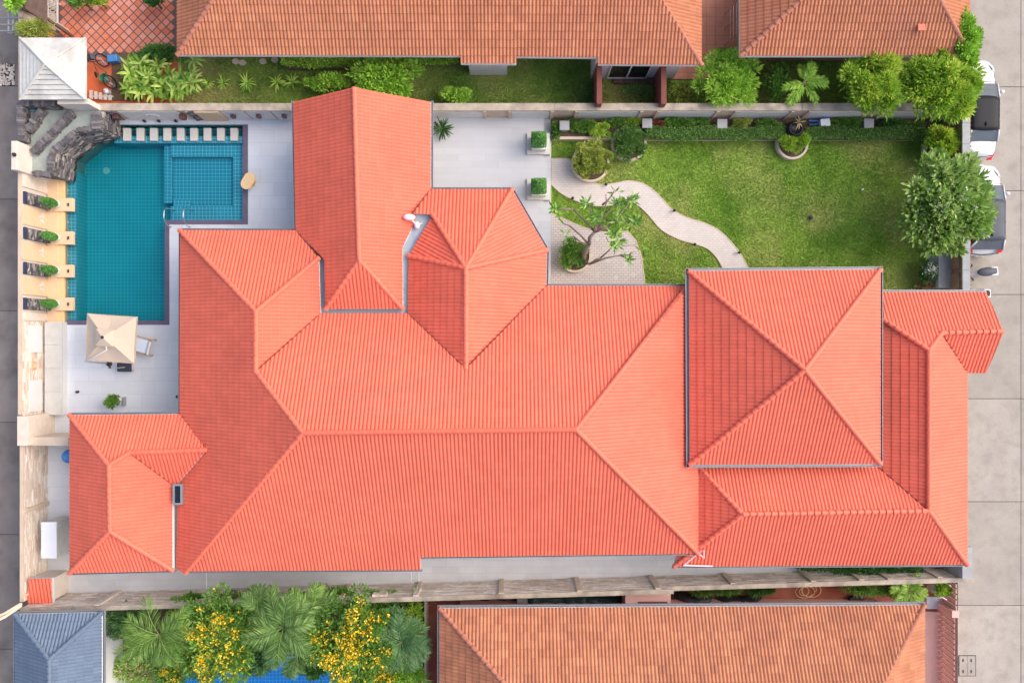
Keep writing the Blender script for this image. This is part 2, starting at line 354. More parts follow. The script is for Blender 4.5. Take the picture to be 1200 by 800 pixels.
def water_mat(name, absorb, dens):
    m = bpy.data.materials.new(name); m.use_nodes = True; MATS[name] = m
    n = m.node_tree.nodes; l = m.node_tree.links; n.remove(n['Principled BSDF'])
    t = n.new('ShaderNodeBsdfTransparent'); g = n.new('ShaderNodeBsdfGlossy'); g.inputs['Roughness'].default_value = 0.03
    fr = n.new('ShaderNodeFresnel'); fr.inputs[0].default_value = 1.33
    ge = n.new('ShaderNodeNewGeometry'); no = n.new('ShaderNodeTexNoise'); no.inputs['Scale'].default_value = 3.5; no.inputs['Detail'].default_value = 3
    l.new(ge.outputs['Position'], no.inputs['Vector'])
    bp = n.new('ShaderNodeBump'); bp.inputs['Strength'].default_value = 0.25; bp.inputs['Distance'].default_value = 0.05; l.new(no.outputs['Fac'], bp.inputs['Height'])
    l.new(bp.outputs[0], fr.inputs['Normal']); l.new(bp.outputs[0], g.inputs['Normal'])
    ms = n.new('ShaderNodeMixShader'); l.new(fr.outputs[0], ms.inputs[0]); l.new(t.outputs[0], ms.inputs[1]); l.new(g.outputs[0], ms.inputs[2])
    l.new(ms.outputs[0], n['Material Output'].inputs['Surface'])
    va = n.new('ShaderNodeVolumeAbsorption'); va.inputs['Color'].default_value = (*absorb, 1); va.inputs['Density'].default_value = dens
    l.new(va.outputs[0], n['Material Output'].inputs['Volume'])
water_mat('water', (0.02, 0.76, 0.80), 0.74)
water_mat('blue_water', (0.02, 0.62, 0.90), 0.7)

# ------------------------------------------------------------------ the setting: ground, roads, decks, lawns
m = MB(); m.box(-1500, 1500, -1500, 1500, -3.2, -1.75); structure(m.build('ground', 'earth_sheet'), 'wide flat ground below the whole neighbourhood', 'ground')
RZ = -0.14
def slab_road(name, label, xs, ys, mat, zt, bed_mat='joint'):
    """a road bed with separately cast concrete slabs"""
    bx0, by1 = P2(xs[0], ys[0], zt); bx1, by0 = P2(xs[-1], ys[-1], zt)
    b = MB(); b.box(bx0 - .02, bx1 + .02, by0 - .02, by1 + .02, -1.75, zt - 0.03); road = structure(b.build(name, bed_mat), label, 'road')
    for i in range(len(xs) - 1):
        for j in range(len(ys) - 1):
            x0, y1 = P2(xs[i], ys[j], zt); x1, y0 = P2(xs[i + 1], ys[j + 1], zt); g = 0.014
            s = MB(); s.box(x0 + g, x1 - g, y0 + g, y1 - g, zt - 0.12, zt - random.uniform(0, .004), rnd=random.random()); s.build('concrete_slab', mat, road)
    return road
ry = [-262, -141, -20, 102, 223.5, 345, 467, 587.5, 709, 831, 952, 1073]
right_road = slab_road('concrete_road', 'pale concrete road beside the parked white cars', [1122, 1196.5, 1290, 1380], ry, 'road_concrete', RZ)
ly = [-290, -160, -30, 101, 233.5, 364, 494.5, 626, 760, 890, 1020]
left_lane = slab_road('concrete_lane', 'dark stained concrete lane outside the pool wall', [-180, -66, 52], ly, 'lane_concrete', RZ)
# deck pieces (pool hole left free)
m = MB()
def pz(mb, a, b, c, d, z1, z0=-1.75): mb.pbox(a, b, c, d, z0, z1, zp=0)
pz(m, 52, 378.6, 1108, 640, 0); pz(m, 197.6, 259, 645.5, 378.6, 0); pz(m, 645.5, 345, 1108, 378.6, 0); pz(m, 290.5, 126, 507, 259, 0); pz(m, 52, 126, 290.5, 146, 0); pz(m, 52, 146, 75, 378.6, 0)
structure(m.build('pool_deck', 'deck_tile'), 'pale grey tiled pool deck beside the swimming pool', 'deck')
m = MB(); m.prism([P2(*q) for q in ((52, 640), (1108, 640), (1108, 664.6), (52, 695.4))], -1.75, 0.0); side_path = structure(m.build('side_path', 'alley_tile'), 'narrow grey tiled path between house and long stone wall', 'path')
m = MB(); pz(m, 507, 128, 645.5, 345, 0.18); pz(m, 507, 128, 637, 345, 0.35)
pz(m, 616, 182, 645.5, 212, 0.182); terr = structure(m.build('terrace', 'terrace_tile'), 'pale grey raised terrace joining the garden lawn', 'terrace')
m = MB(); pz(m, 645.5, 128, 1108, 345, -0.05); lawn = structure(m.build('lawn', 'lawn'), 'large green lawn crossed by curving paved path', 'lawn')
m = MB(); pz(m, 208, 20, 1122, 124, -0.06); nlawn = structure(m.build('side_lawn', 'shade_lawn'), 'narrow shaded lawn strip below terracotta roofed house', 'lawn')
m = MB(); pz(m, 52, -120, 208, 124, -0.05); structure(m.build('patio', 'patio_plain'), 'orange clay patio surface around the neighbouring houses', 'patio')
m = MB(); m.prism([P2(*q) for q in ((497, 682.4), (1108, 664.6), (1108, 960), (497, 960))], -1.75, -0.05); structure(m.build('yard', 'yard_red'), 'dark red clay yard beside terracotta roofed house', 'yard')
m = MB(); m.prism([P2(*q) for q in ((52, 695.4), (497, 682.4), (497, 768), (52, 768))], -1.75, -.12); pz(m, 52, 768, 183, 960, -.12); pz(m, 422, 768, 497, 960, -.12); structure(m.build('planting_soil', 'soil'), 'dark soil bed under palms and yellow flowers', 'soil')
m = MB(); pz(m, 786, -90, 838, 93, 0.02); pz(m, 838, -90, 868, 56, 0.0); structure(m.build('paved_court', 'pale_patio'), 'pale clay paving between the two terracotta roofed houses', 'paving')
# diagonal clay tiles with dark joints on the patio
m = MB(); a = 0.30
x0, y1 = P2(64, -20); x1, y0 = P2(207, 66); jb = MB(); jb.box(x0, x1, y0, y1, -0.06, -0.012)
for i in range(-30, 60):
    for j in range(-60, 30):
        cx = x0 + (i + j) * a * .707 + 4; cy = y1 + (i - j) * a * .707 * -1 - 2
        if x0 + .2 < cx < x1 - .2 and y0 + .2 < cy < y1 - .2:
            m.cbox(cx, cy, -0.03, 0.0, a - .045, a - .045, R(45), rnd=random.random())
o = structure(jb.build('tiled_patio', 'patio_joint'), 'clay patio of diagonal tiles with dark joints', 'patio'); stuff(m.build('patio_tiles', 'patio_tile', o))

# ------------------------------------------------------------------ tiled roofs
def rplane(f):
    a, b = np.array(P2(*f['e'][0], f['ze'])), np.array(P2(*f['e'][1], f['ze'])); d = (b - a) / np.linalg.norm(b - a); n = np.array([-d[1], d[0]])
    c = np.mean([P2(*q, f['ze'] + .7) for p in f['ps'] for q in p], axis=0)
    if (c - a) @ n < 0: n = -n
    A = f['t'] * n; return (A[0], A[1], f['ze'] - A @ a), a, d, n
def zat(pl, p):
    u = (p[0] - 600) / F; v = -(p[1] - 400) / F; return H - (H - pl[2]) / (1 + pl[0] * u + pl[1] * v)
RF = np.array([0, .17, .34, .5, .66, .83]); RH = np.array([0, .012, .032, .038, .032, .012])
def tile_field(name, polys, pl, org, ed, up, mat, parent, rv=0.285, ru=0.15, patchy=0.0, lift=0.03):
    allp = np.array(sum(polys, [])); ua = (allp - org) @ ed; va = (allp - org) @ up
    c0, c1 = int(math.floor(ua.min() / ru)) - 1, int(math.ceil(ua.max() / ru)) + 1
    r0, r1 = int(math.floor(va.min() / rv)) - 1, int(math.ceil(va.max() / rv)) + 1
    us = (np.arange(c0, c1)[:, None] * ru + RF[None] * ru).ravel(); hs = np.tile(RH, c1 - c0); nu = len(us)
    rows = np.arange(r0, r1); nr = len(rows)
    vv = np.stack([rows * rv, (rows + 1) * rv], 1).ravel(); off = np.tile([lift, 0.004], nr)
    U, Vv = np.meshgrid(us, vv); X = org[0] + U * ed[0] + Vv * up[0]; Y = org[1] + U * ed[1] + Vv * up[1]
    Z = pl[0] * X + pl[1] * Y + pl[2] + hs[None] * (1.25 if patchy else 1.0) * np.where(np.arange(2 * nr) % 2 == 0, 1.0, .9)[:, None] + off[:, None] + 0.02
    V = np.stack([X, Y, Z], -1).reshape(-1, 3)
    i, j = np.meshgrid(np.arange(2 * nr - 1), np.arange(nu - 1), indexing='ij'); i = i.ravel(); j = j.ravel()
    Q = np.stack([i * nu + j, i * nu + j + 1, (i + 1) * nu + j + 1, (i + 1) * nu + j], 1)
    if ed[0] * up[1] - ed[1] * up[0] < 0: Q = Q[:, ::-1]
    rng = np.random.default_rng(abs(hash((round(float(org[0]), 3), round(float(org[1]), 3)))) % 99999)
    ncol = (nu // 12) + 2; tr = rng.random((nr + 1, ncol))
    if patchy:
        lo = rng.random((nr // 3 + 2, ncol // 5 + 2)); lo = np.kron(lo, np.ones((3, 5)))[:nr + 1, :ncol]; tr = np.clip(tr * (1 - patchy) + lo * patchy, 0, 1)
    rn = tr[(i + 1) // 2, j // 12] if not patchy else np.clip(.5 * tr[(i + 1) // 2, j // 12] + .5 * rng.random((nr + 1, nu))[(i + 1) // 2, j // 6] * .6 + .2, 0, 1)
    if patchy: rn = .5 + .7 * (rn - .5)
    C = V[Q].mean(1)[:, :2]; oV = []; meshes = None; bmf = bmesh.new(); bmf.faces.layers.float.new('rnd')
    for poly in polys:
        pa = np.array(poly); ar = np.sum(pa[:, 0] * np.roll(pa[:, 1], -1) - np.roll(pa[:, 0], -1) * pa[:, 1])
        if ar < 0: pa = pa[::-1]
        keep = np.ones(len(C), bool)
        for k in range(len(pa)):
            p, q = pa[k], pa[(k + 1) % len(pa)]; d = q - p; L = np.linalg.norm(d)
            if L < 1e-6: continue
            keep &= ((C[:, 1] - p[1]) * d[0] - (C[:, 0] - p[0]) * d[1]) / L > -0.35
        q = Q[keep]; used, inv = np.unique(q, return_inverse=True)
        me = bpy.data.meshes.new('tmp'); me.from_pydata(V[used].tolist(), [], inv.reshape(-1, 4).tolist())
        at = me.attributes.new('rnd', 'FLOAT', 'FACE'); at.data.foreach_set('value', rn[keep].astype(np.float32))
        bm = bmesh.new(); bm.from_mesh(me)
        for k in range(len(pa)):
            p, w = pa[k], pa[(k + 1) % len(pa)]; d = w - p
            if np.linalg.norm(d) < 1e-6: continue
            bmesh.ops.bisect_plane(bm, geom=bm.verts[:] + bm.edges[:] + bm.faces[:], plane_co=(p[0], p[1], 0), plane_no=(d[1], -d[0], 0), clear_outer=True)
        bm.to_mesh(me); bm.free(); oV.append(me)
    bm = bmesh.new()
    for me in oV: bm.from_mesh(me)
    me = bpy.data.meshes.new(name); bm.to_mesh(me); bm.free()
    for t in oV: bpy.data.meshes.remove(t)
    return stuff(link(name, me, mat, parent))
def cap_mesh(mat):
    b = MB(); n = 7; L = 0.315
    for x, r, h in ((0, .112, .11), (0.03, .112, .11), (L, .082, .07)):
        for k in range(n):
            t = math.pi * k / (n - 1); b.v.append((x, math.cos(t) * r, math.sin(t) * h - .02))
    for i in range(2):
        for k in range(n - 1): b.f.append((i * n + k, (i + 1) * n + k, (i + 1) * n + k + 1, i * n + k + 1))
    b.f.append(tuple(range(n)))
    me = bpy.data.meshes.new('ridge_cap'); me.from_pydata(b.v, [], b.f); me.materials.append(MATS[mat]); return me
CAPS = {}
def ridge_run(p, q, mat, parent, lift=0.05):
    if mat not in CAPS: CAPS[mat] = cap_mesh(mat)
    p, q = Vector(p), Vector(q)
    if p.z > q.z: p, q = q, p
    d = q - p; L = d.length; n = max(1, round(L / 0.29)); d.normalize()
    side = Vector((0, 0, 1)).cross(d).normalized(); up = d.cross(side)
    inv = wm(parent).inverted()
    for k in range(n):
        o = bpy.data.objects.new('ridge_cap', CAPS[mat]); COL.objects.link(o); o.parent = parent; o.matrix_parent_inverse = inv
        pos = p + d * (L * k / n) + up * (lift + random.uniform(-.004, .004))
        mt = Matrix((d, side, up)).transposed().to_4x4(); mt = mt @ Matrix.Rotation(random.gauss(0, .012), 4, 'Z') @ Matrix.Scale(L / n / 0.29, 4, (1, 0, 0)); mt.translation = pos
        o.matrix_basis = mt
def roof(owner, name, faces, ridges, tile, cap, deck_mat='white_paint', patchy=0.0, label=None, gutters=(), valleys=()):
    D = {}
    for f in faces:
        f['pl'] = rplane(f)
        for p in set(sum(f['ps'], [])): D.setdefault(p, []).append(zat(f['pl'][0], p))
    V = {p: P(p[0], p[1], sum(z) / len(z)) for p, z in D.items()}
    dk = MB()
    for f in faces:
        for poly in f['ps']:
            a_, b_, c_ = f['pl'][0]; q = [(V[p][0], V[p][1], a_ * V[p][0] + b_ * V[p][1] + c_) for p in poly]; n = len(q)
            ar = sum(q[i - 1][0] * q[i][1] - q[i][0] * q[i - 1][1] for i in range(n))
            if ar < 0: q = q[::-1]
            dk.add([(x, y, z - .16) for x, y, z in q] + [(x, y, z - .02) for x, y, z in q],
                   [tuple(range(n))[::-1], tuple(range(n, 2 * n))] + [(i, (i + 1) % n, n + (i + 1) % n, n + i) for i in range(n)])
    rf = dk.build(name, deck_mat, owner)
    if label: rf['label'] = label
    for f in faces:
        pl, org, ed, up = f['pl']
        tile_field('roof_tiles', [[V[p][:2] for p in poly] for poly in f['ps']], pl, org, ed, up, tile, rf, patchy=patchy)
    for a, b in ridges:
        za = V[a] if a in V else P(a[0], a[1], D.get(a, [3])[0]); ridge_run(za, V[b], cap, rf)
    for a, b in valleys:
        t = MB(); pa, pb = Vector(V[a]), Vector(V[b]); t.tube([pa + Vector((0, 0, .045)), pb + Vector((0, 0, .045))], .028, 5); t.build('valley_shade_strip', 'valley_gap_shade', rf)  # dark strip over each valley stands in for the shadowed gap between cut tiles
    for a, b in gutters:      # open channel hung on an eave
        pa, pb = Vector(V[a]), Vector(V[b]); cen = sum((Vector(v) for v in V.values()), Vector()) / len(V)
        fr, L = frame(pa, pb, cen); zz = min(pa.z, pb.z) - .02
        g = MB(); gw = .11 if name == 'tower_roof' else .07; g.fbox(fr, -gw, L + gw, -gw, -.02, zz - .10, zz - .07); g.fbox(fr, -gw, L + gw, -gw - .02, -gw, zz - .10, zz + .02); g.fbox(fr, -gw, L + gw, -.02, 0.0, zz - .10, zz - .01)
        g.build('gutter', 'gutter_metal', owner)
    return rf, V

MAIN = [
 dict(ps=[[(300,435),(376,367),(478,367),(546,432),(546,505),(355,507)],[(546,432),(640,335),(675,503),(546,505)],[(640,335),(806,335),(675,503)]], e=((640,335),(806,335)), ze=3, t=.577),
 dict(ps=[[(806,335),(818,545),(818,648),(675,503)]], e=((818,545),(818,648)), ze=3.08, t=.577),
 dict(ps=[[(355,507),(493,505),(493,667),(218,670)],[(493,505),(675,503),(818,648),(493,652)]], e=((493,652),(818,648)), ze=3, t=.577),
 dict(ps=[[(211,270),(300,365),(300,435),(211,485)],[(300,435),(355,507),(243,527),(211,485)],[(355,507),(218,670),(209,566),(243,527)],[(209,566),(218,670),(207,665)]], e=((211,270),(211,485)), ze=2.85, t=.577),
 dict(ps=[[(211,270),(347,270),(374,302),(300,365)]], e=((211,270),(347,270)), ze=3, t=.577),
 dict(ps=[[(300,365),(374,302),(376,367),(300,435)]], e=((376,302),(376,367)), ze=3.68, t=.577)]
GABLE = [
 dict(ps=[[(415,103),(421,305),(347,270),(344,120)],[(347,270),(421,305),(380,304)],[(380,304),(421,305),(382,362)]], e=((344,120),(347,270)), ze=3, t=.62),
 dict(ps=[[(415,103),(505,120),(505,222),(472,290),(421,305)],[(421,305),(472,290),(472,362)]], e=((505,120),(505,222)), ze=3, t=.62),
 dict(ps=[[(421,305),(382,362),(472,362)]], e=((382,362),(472,362)), ze=3.72, t=.62)]
BAY = [
 dict(ps=[[(505,222),(600,222),(546,314),(507,252)],[(505,222),(507,252),(484,250)]], e=((505,222),(600,222)), ze=3, t=.577),
 dict(ps=[[(507,252),(546,314),(479,300)]], e=((507,252),(479,300)), ze=3.55, t=.577),
 dict(ps=[[(600,222),(641,293),(546,314)]], e=((600,222),(641,293)), ze=3, t=.577),
 dict(ps=[[(479,300),(546,314),(546,432),(478,367)]], e=((479,300),(478,367)), ze=3.52, t=.577),
 dict(ps=[[(546,314),(641,293),(640,335),(546,432)]], e=((641,293),(640,335)), ze=3, t=.577)]
TOWER = [
 dict(ps=[[(807,318),(1031,316),(943,433)]], e=((807,318),(1031,316)), ze=3.65, t=.577),
 dict(ps=[[(1031,316),(1031,543),(943,433)]], e=((1031,316),(1031,543)), ze=3.65, t=.577),
 dict(ps=[[(1031,543),(808,544),(943,433)]], e=((1031,543),(808,544)), ze=3.65, t=.577),
 dict(ps=[[(807,318),(943,433),(808,544)]], e=((807,318),(808,544)), ze=3.65, t=.577)]
CARP = [
 dict(ps=[[(1034,342),(1155,342),(1175,388),(1103,390),(1034,374)],[(1103,390),(1088,410),(1034,374)]], e=((1034,342),(1155,342)), ze=2.55, t=.577),
 dict(ps=[[(1103,390),(1175,388),(1155,437),(1133,437)]], e=((1155,437),(1133,437)), ze=2.55, t=.577),
 dict(ps=[[(1088,410),(1103,390),(1133,437),(1133,661),(1088,598)]], e=((1133,437),(1133,661)), ze=2.57, t=.577),
 dict(ps=[[(1034,374),(1088,410),(1088,598),(1024,543)]], e=((1034,374),(1034,543)), ze=3.07, t=.577),
 dict(ps=[[(820,548),(1024,543),(1088,598),(870,602)]], e=((820,548),(1024,543)), ze=2.9, t=.577),
 dict(ps=[[(790,663),(870,602),(1088,598),(1133,661)]], e=((790,663),(1133,661)), ze=2.5, t=.577),
 dict(ps=[[(820,548),(870,602),(790,663)]], e=((790,663),(790,640)), ze=2.5, t=.577)]
PAV = [
 dict(ps=[[(82,486),(211,485),(152,530),(128,545)],[(211,485),(243,527),(152,530)]], e=((82,486),(211,485)), ze=2.9, t=.577),
 dict(ps=[[(82,486),(128,545),(129,622),(82,671)]], e=((82,486),(82,671)), ze=2.82, t=.577),
 dict(ps=[[(128,545),(152,530),(203,568),(203,668),(129,622)]], e=((203,568),(203,668)), ze=2.9, t=.577),
 dict(ps=[[(82,671),(129,622),(203,668)]], e=((82,671),(203,668)), ze=2.9, t=.577),
 dict(ps=[[(152,530),(243,527),(209,566),(203,568)]], e=((203,567),(209,567)), ze=2.9, t=.577)]
house = thing('house', 'large house with bright orange tiled hip roofs beside the swimming pool', 'house', P(520, 480, 0))
OT, OC = 'orange_tile', 'orange_ridge'
roof(house, 'main_roof', MAIN, [((355,507),(675,503)), ((806,335),(675,503)), ((818,648),(675,503)), ((218,670),(355,507)), ((300,435),(355,507)), ((300,365),(300,435)), ((211,270),(300,365)), ((374,302),(300,365))], OT, OC,
     valleys=[((300,435),(376,367)), ((211,485),(243,527)), ((243,527),(209,566)), ((478,367),(546,432)), ((546,432),(640,335)), ((347,270),(374,302))], gutters=[((640,335),(806,335)), ((493,652),(818,648)), ((211,270),(211,485)), ((211,270),(347,270)), ((493,667),(218,670))])
roof(house, 'gable_roof', GABLE, [((415,103),(421,305)), ((382,362),(421,305)), ((472,362),(421,305))], OT, OC, gutters=[((344,120),(347,270)), ((505,120),(505,222))])
roof(house, 'bay_roof', BAY, [((507,252),(546,314)), ((600,222),(546,314)), ((479,300),(546,314)), ((641,293),(546,314)), ((546,314),(546,432))], OT, OC, valleys=[((484,250),(505,222))], gutters=[((505,222),(600,222)), ((600,222),(641,293)), ((641,293),(640,335))])
roof(house, 'tower_roof', TOWER, [((807,318),(943,433)), ((1031,316),(943,433)), ((1031,543),(943,433)), ((808,544),(943,433))], OT, OC, gutters=[((807,318),(1031,316)), ((1031,316),(1031,543)), ((1031,543),(808,544)), ((807,318),(808,544))])
roof(house, 'carport_roof', CARP, [((1103,390),(1175,388)), ((1088,410),(1103,390)), ((1034,374),(1088,410)), ((1088,410),(1088,598)), ((1088,598),(870,602)), ((790,663),(870,602)), ((820,548),(870,602)), ((1133,661),(1088,598))], OT, OC, valleys=[((1024,543),(1088,598)), ((1103,390),(1133,437))], gutters=[((1034,342),(1155,342)), ((790,663),(1133,661))])
roof(house, 'pavilion_roof', PAV, [((82,486),(128,545)), ((128,545),(152,530)), ((152,530),(243,527)), ((128,545),(129,622)), ((82,671),(129,622)), ((203,668),(129,622))], OT, OC, valleys=[((152,530),(203,568))], gutters=[((82,486),(211,485)), ((203,668),(82,671))])
# walls under the roofs
def wallbox(owner, rects, mat, z1, zp):
    for a, b, c, d in rects:
        w = MB(); w.pbox(a, b, c, d, -0.02, z1, zp=zp); w.build('wall', mat, owner)
wallbox(house, [(230,290,372,640), (372,345,640,640), (640,350,800,636)], 'cream_paint', 2.78, 2.9)
wallbox(house, [(362,136,490,296)], 'cream_paint', 2.86, 3)
w = MB(); w.prism([P2(*q, 3) for q in ((497, 240), (590, 240), (622, 298), (622, 344.5), (497, 344.5))], -0.02, 2.86); w.build('wall', 'cream_paint', house)
wallbox(house, [(832,344,1008,520)], 'cream_paint', 3.5, 3.65)
wallbox(house, [(98,502,190,655)], 'cream_paint', 2.72, 2.9)
for px, py in ((1120,430), (1120,560), (1120,640), (980,640), (860,640), (1142,352)):
    w = MB(); x, y = P2(px, py, 2.8); w.box(x - .15, x + .15, y - .15, y + .15, -0.1, 2.4); w.build('column', 'cream_paint', house)
# gable end wall and flat concrete valley gutters between the roofs
w = MB(); a, b, c = P(347, 124, 3), P(502, 124, 3), P(416, 108, 4.62); y = a[1] - .25
w.add([(a[0] + .5, y, 2.8), (b[0] - .5, y, 2.8), (c[0], y, 4.45), (a[0] + .5, y - .12, 2.8), (b[0] - .5, y - .12, 2.8), (c[0], y - .12, 4.45)], [(0, 2, 1), (3, 4, 5), (0, 1, 4, 3), (1, 2, 5, 4), (2, 0, 3, 5)]); w.build('gable_wall', 'cream_paint', house)
m = MB(); m.pbox(375.5, 303, 382.5, 369, 3.0, 3.42, zp=3.4); m.pbox(375.5, 360, 480, 369, 3.0, 3.425, zp=3.4); m.pbox(471, 250, 508, 361, 2.9, 3.42, zp=3.4); m.build('valley_gutter', 'pale_gutter', house)
m = MB(); m.pbox(203, 588, 208.5, 668, 2.3, 2.62, zp=2.6); m.build('valley_gutter', 'grey_concrete', house)
# roof hatch
t = MB(); x0, y1 = P2(202.5, 567, 3.2); x1, y0 = P2(213.5, 591, 3.2)
for q in ((x0, x0 + .07, y0, y1), (x1 - .07, x1, y0, y1), (x0 + .07, x1 - .07, y0, y0 + .07), (x0 + .07, x1 - .07, y1 - .07, y1)): t.box(*q, 2.7, 3.22)
hat = t.build('roof_hatch', 'gutter_metal', house); t = MB(); t.box(x0 + .07, x1 - .07, y0 + .07, y1 - .07, 2.7, 3.17); t.build('pane', 'glass_dark', hat)
# white steel bracket and ridge vent on the roof
t = MB(); a, b, c, d = P(801, 662, 2.72), P(818, 648, 3.12), P(825, 644, 3.32), P(825, 653, 3.07); t.tube([a, b, c, d, b], .035, 6); e = P(835, 663, 2.72); t.tube([a, e], .03, 6); t.build('bracket', 'metal_white', house)
t = MB(); cx, cy = P2(479, 254, 3.9); t.ball((cx, cy, 3.78), .26, .14, .14, 12, 6); t.ball((cx + .3, cy - .3, 3.6), .12, .16, .1, 10, 6); t.tube([(cx, cy, 3.8), (cx + .3, cy - .3, 3.6), (cx + .5, cy - .2, 3.45)], .035, 6); t.build('downpipe_funnel', 'metal_white', house, smooth=True)
# door and windows facing the terrace and the pool
def window(owner, fr, s0, s1, n, z0, z1, mat='glass_dark', mull=1):
    f = MB(); w = .06
    for q in ((s0, s1, z0, z0 + w), (s0, s1, z1 - w, z1)): f.fbox(fr, q[0], q[1], n - .02, n + .05, q[2], q[3])
    for k in range(mull + 2):
        s = s0 + (s1 - s0 - w) * k / (mull + 1); f.fbox(fr, s, s + w, n - .02, n + .052, z0 + w, z1 - w)
    fo = f.build('window', 'metal_white', owner); g = MB(); g.fbox(fr, s0 + w, s1 - w, n - .01, n + .02, z0 + w, z1 - w); g.build('pane', mat, fo); return fo
a, b = P2(230, 640, 2.9), P2(230, 290, 2.9); fr, L = frame(a, b, P(0, 400))
for s in (1.6, 4.4, 7.2): window(house, fr, s, s + 2.0, 0.0, .05, 2.3)
a, b = P2(490, 136, 3), P2(490, 236, 3); fr, L = frame(a, b, P(600, 180)); window(house, fr, 0.6, 2.8, 0.0, .4, 2.5)

# ---- neighbouring houses
nh = thing('house', 'neighbouring house with long weathered terracotta roof above the shaded lawn strip', 'house', P(500, 0, 0))
N1 = [
 dict(ps=[[(208,65),(540,66),(540,-75),(298,-75)],[(540,75),(605,75.5),(605,-75),(540,-75)],[(605,67),(701,68),(701,-75),(605,-75)],[(701,76),(822,77),(727,-75),(701,-75)]], e=((208,65),(540,66)), ze=3.0, t=.52),
 dict(ps=[[(208,65),(298,-75),(208,-75)]], e=((208,65),(208,-75)), ze=3.0, t=.52),
 dict(ps=[[(822,77),(822,-75),(727,-75)]], e=((822,77),(822,-75)), ze=2.8, t=.52)]
roof(nh, 'roof', N1, [((208,65),(298,-75)), ((822,77),(727,-75)), ((298,-75),(727,-75))], 'pink_terracotta_tile', 'terracotta_ridge', patchy=.12)
wallbox(nh, [(230,-70,700,36)], 'cream_paint', 2.6, 2.8); wallbox(nh, [(700,-70,805,66)], 'white_paint', 2.5, 2.8)
m = MB(); m.pbox(547, 36.5, 594, 63.5, -0.05, 2.5, zp=2.6); m.build('bay_wall', 'white_paint', nh)
a, b = P2(700, 66, 2.8), P2(805, 66, 2.8); fr, L = frame(a, b, P(700, 300)); window(nh, fr, .7, 2.5, 0.0, .08, 2.2, mull=1)
for px in (701.5, 777):
    m = MB(); x, y = P2(px + 1, 82, 2.0); x1, y1 = P2(px + 1, 119, 2.0); m.box(x - .11, x + .11, y1 - .1, y + .6, -.05, 2.0); m.build('wing_wall', 'red_wall', nh)
for k in range(4):
    m = MB(); x0, y1 = P2(719 + k * 12.5, 89.5, .12); x1, y0 = P2(719 + k * 12.5 + 11.8, 98, .12); m.box(x0, x1, y0, y1, -.03, .12); m.build('deck_plank', 'brown_wood', nh)
n2 = thing('house', 'neighbouring house with terracotta roof above trees beside the concrete road', 'house', P(1000, 0, 0))
N2 = [
 dict(ps=[[(867,66),(1136,66),(1068,-60),(1003,-60)]], e=((867,66),(1136,66)), ze=3.0, t=.52),
 dict(ps=[[(867,66),(1003,-60),(867,-60)]], e=((867,66),(867,-60)), ze=3.0, t=.52),
 dict(ps=[[(1136,66),(1136,-60),(1068,-60)]], e=((1136,66),(1136,-60)), ze=3.0, t=.52)]
roof(n2, 'roof', N2, [((867,66),(1003,-60)), ((1136,66),(1068,-60)), ((1003,-60),(1068,-60))], 'pink_terracotta_tile', 'terracotta_ridge', patchy=.12)
wallbox(n2, [(885,-55,1118,42)], 'brown_panel', 2.6, 2.9)
t = MB(); a, b = P(1079, 33, 3.62), None; x, y, z = a; t.cbox(x, y, z + .04, z + .08, .28, .26); o = t.build('replacement_tile', 'orange_ridge', n2)
s2 = thing('house', 'neighbouring house with patchy terracotta roof beyond the long stone wall', 'house', P(800, 780, 0))
S1 = [
 dict(ps=[[(515,712),(1083,708),(985,890),(668,890)]], e=((515,712),(1083,708)), ze=3.0, t=.52),
 dict(ps=[[(515,712),(668,890),(515,890)]], e=((515,712),(515,890)), ze=3.0, t=.52),
 dict(ps=[[(1083,708),(1083,890),(985,890)]], e=((1083,708),(1083,890)), ze=3.0, t=.52)]
roof(s2, 'roof', S1, [((515,712),(668,890)), ((1083,708),(985,890)), ((668,890),(985,890))], 'terracotta_tile', 'terracotta_ridge', patchy=.15, gutters=[((515,712),(1083,708)), ((515,712),(515,890))])
wallbox(s2, [(535,728,1062,885)], 'pink_wall', 2.6, 2.9)
m = MB(); m.pbox(1083.5, 716, 1101, 960, -.04, 0.02, zp=0); m.build('paved_apron', 'pink_wall', s2)
b1 = thing('pavilion', 'small pavilion with blue grey tiled hip roof beside palms', 'pavilion', P(70, 770, 0))
B1 = [
 dict(ps=[[(18,719),(120,717),(58,772)]], e=((18,719),(120,717)), ze=2.7, t=.55),
 dict(ps=[[(18,719),(58,772),(58,860),(18,860)]], e=((18,719),(18,860)), ze=2.7, t=.50),
 dict(ps=[[(120,717),(120,860),(58,860),(58,772)]], e=((120,717),(120,860)), ze=2.7, t=.50)]
M('blue_ridge', lin(98, 113, 133), var=0.05, rough=0.6)
roof(b1, 'roof', B1, [((18,719),(58,772)), ((120,717),(58,772)), ((58,772),(58,860))], 'blue_tile', 'blue_ridge', gutters=[((18,719),(120,717)), ((120,717),(120,860)), ((18,719),(18,860))])
wallbox(b1, [(34,732,108,855)], 'white_paint', 2.4, 2.6)

# ------------------------------------------------------------------ boundary walls
def clad(fr, L, z0, z1, n0, name, mat, parent, ch=0.11, bl=(.3, .7), dep=(.01, .035), s0=0.0, batter=0.0):
    """courses of separate stone strips, joined into one part"""
    m = MB(); z = z0
    while z < z1 - .02:
        h = min(ch * random.uniform(.75, 1.25), z1 - z); s = s0 - random.uniform(0, .3)
        while s < L:
            l = random.uniform(*bl); a, b = max(s, s0), min(s + l, L)
            if b - a > .02: m.fbox(fr, a + .004, b - .004, n0, n0 + random.uniform(*dep) + batter * (1 - (z - z0) / (z1 - z0)), z + .004, z + h - .004, rnd=random.random())
            s += l
        z += h
    return stuff(m.build(name, mat, parent))
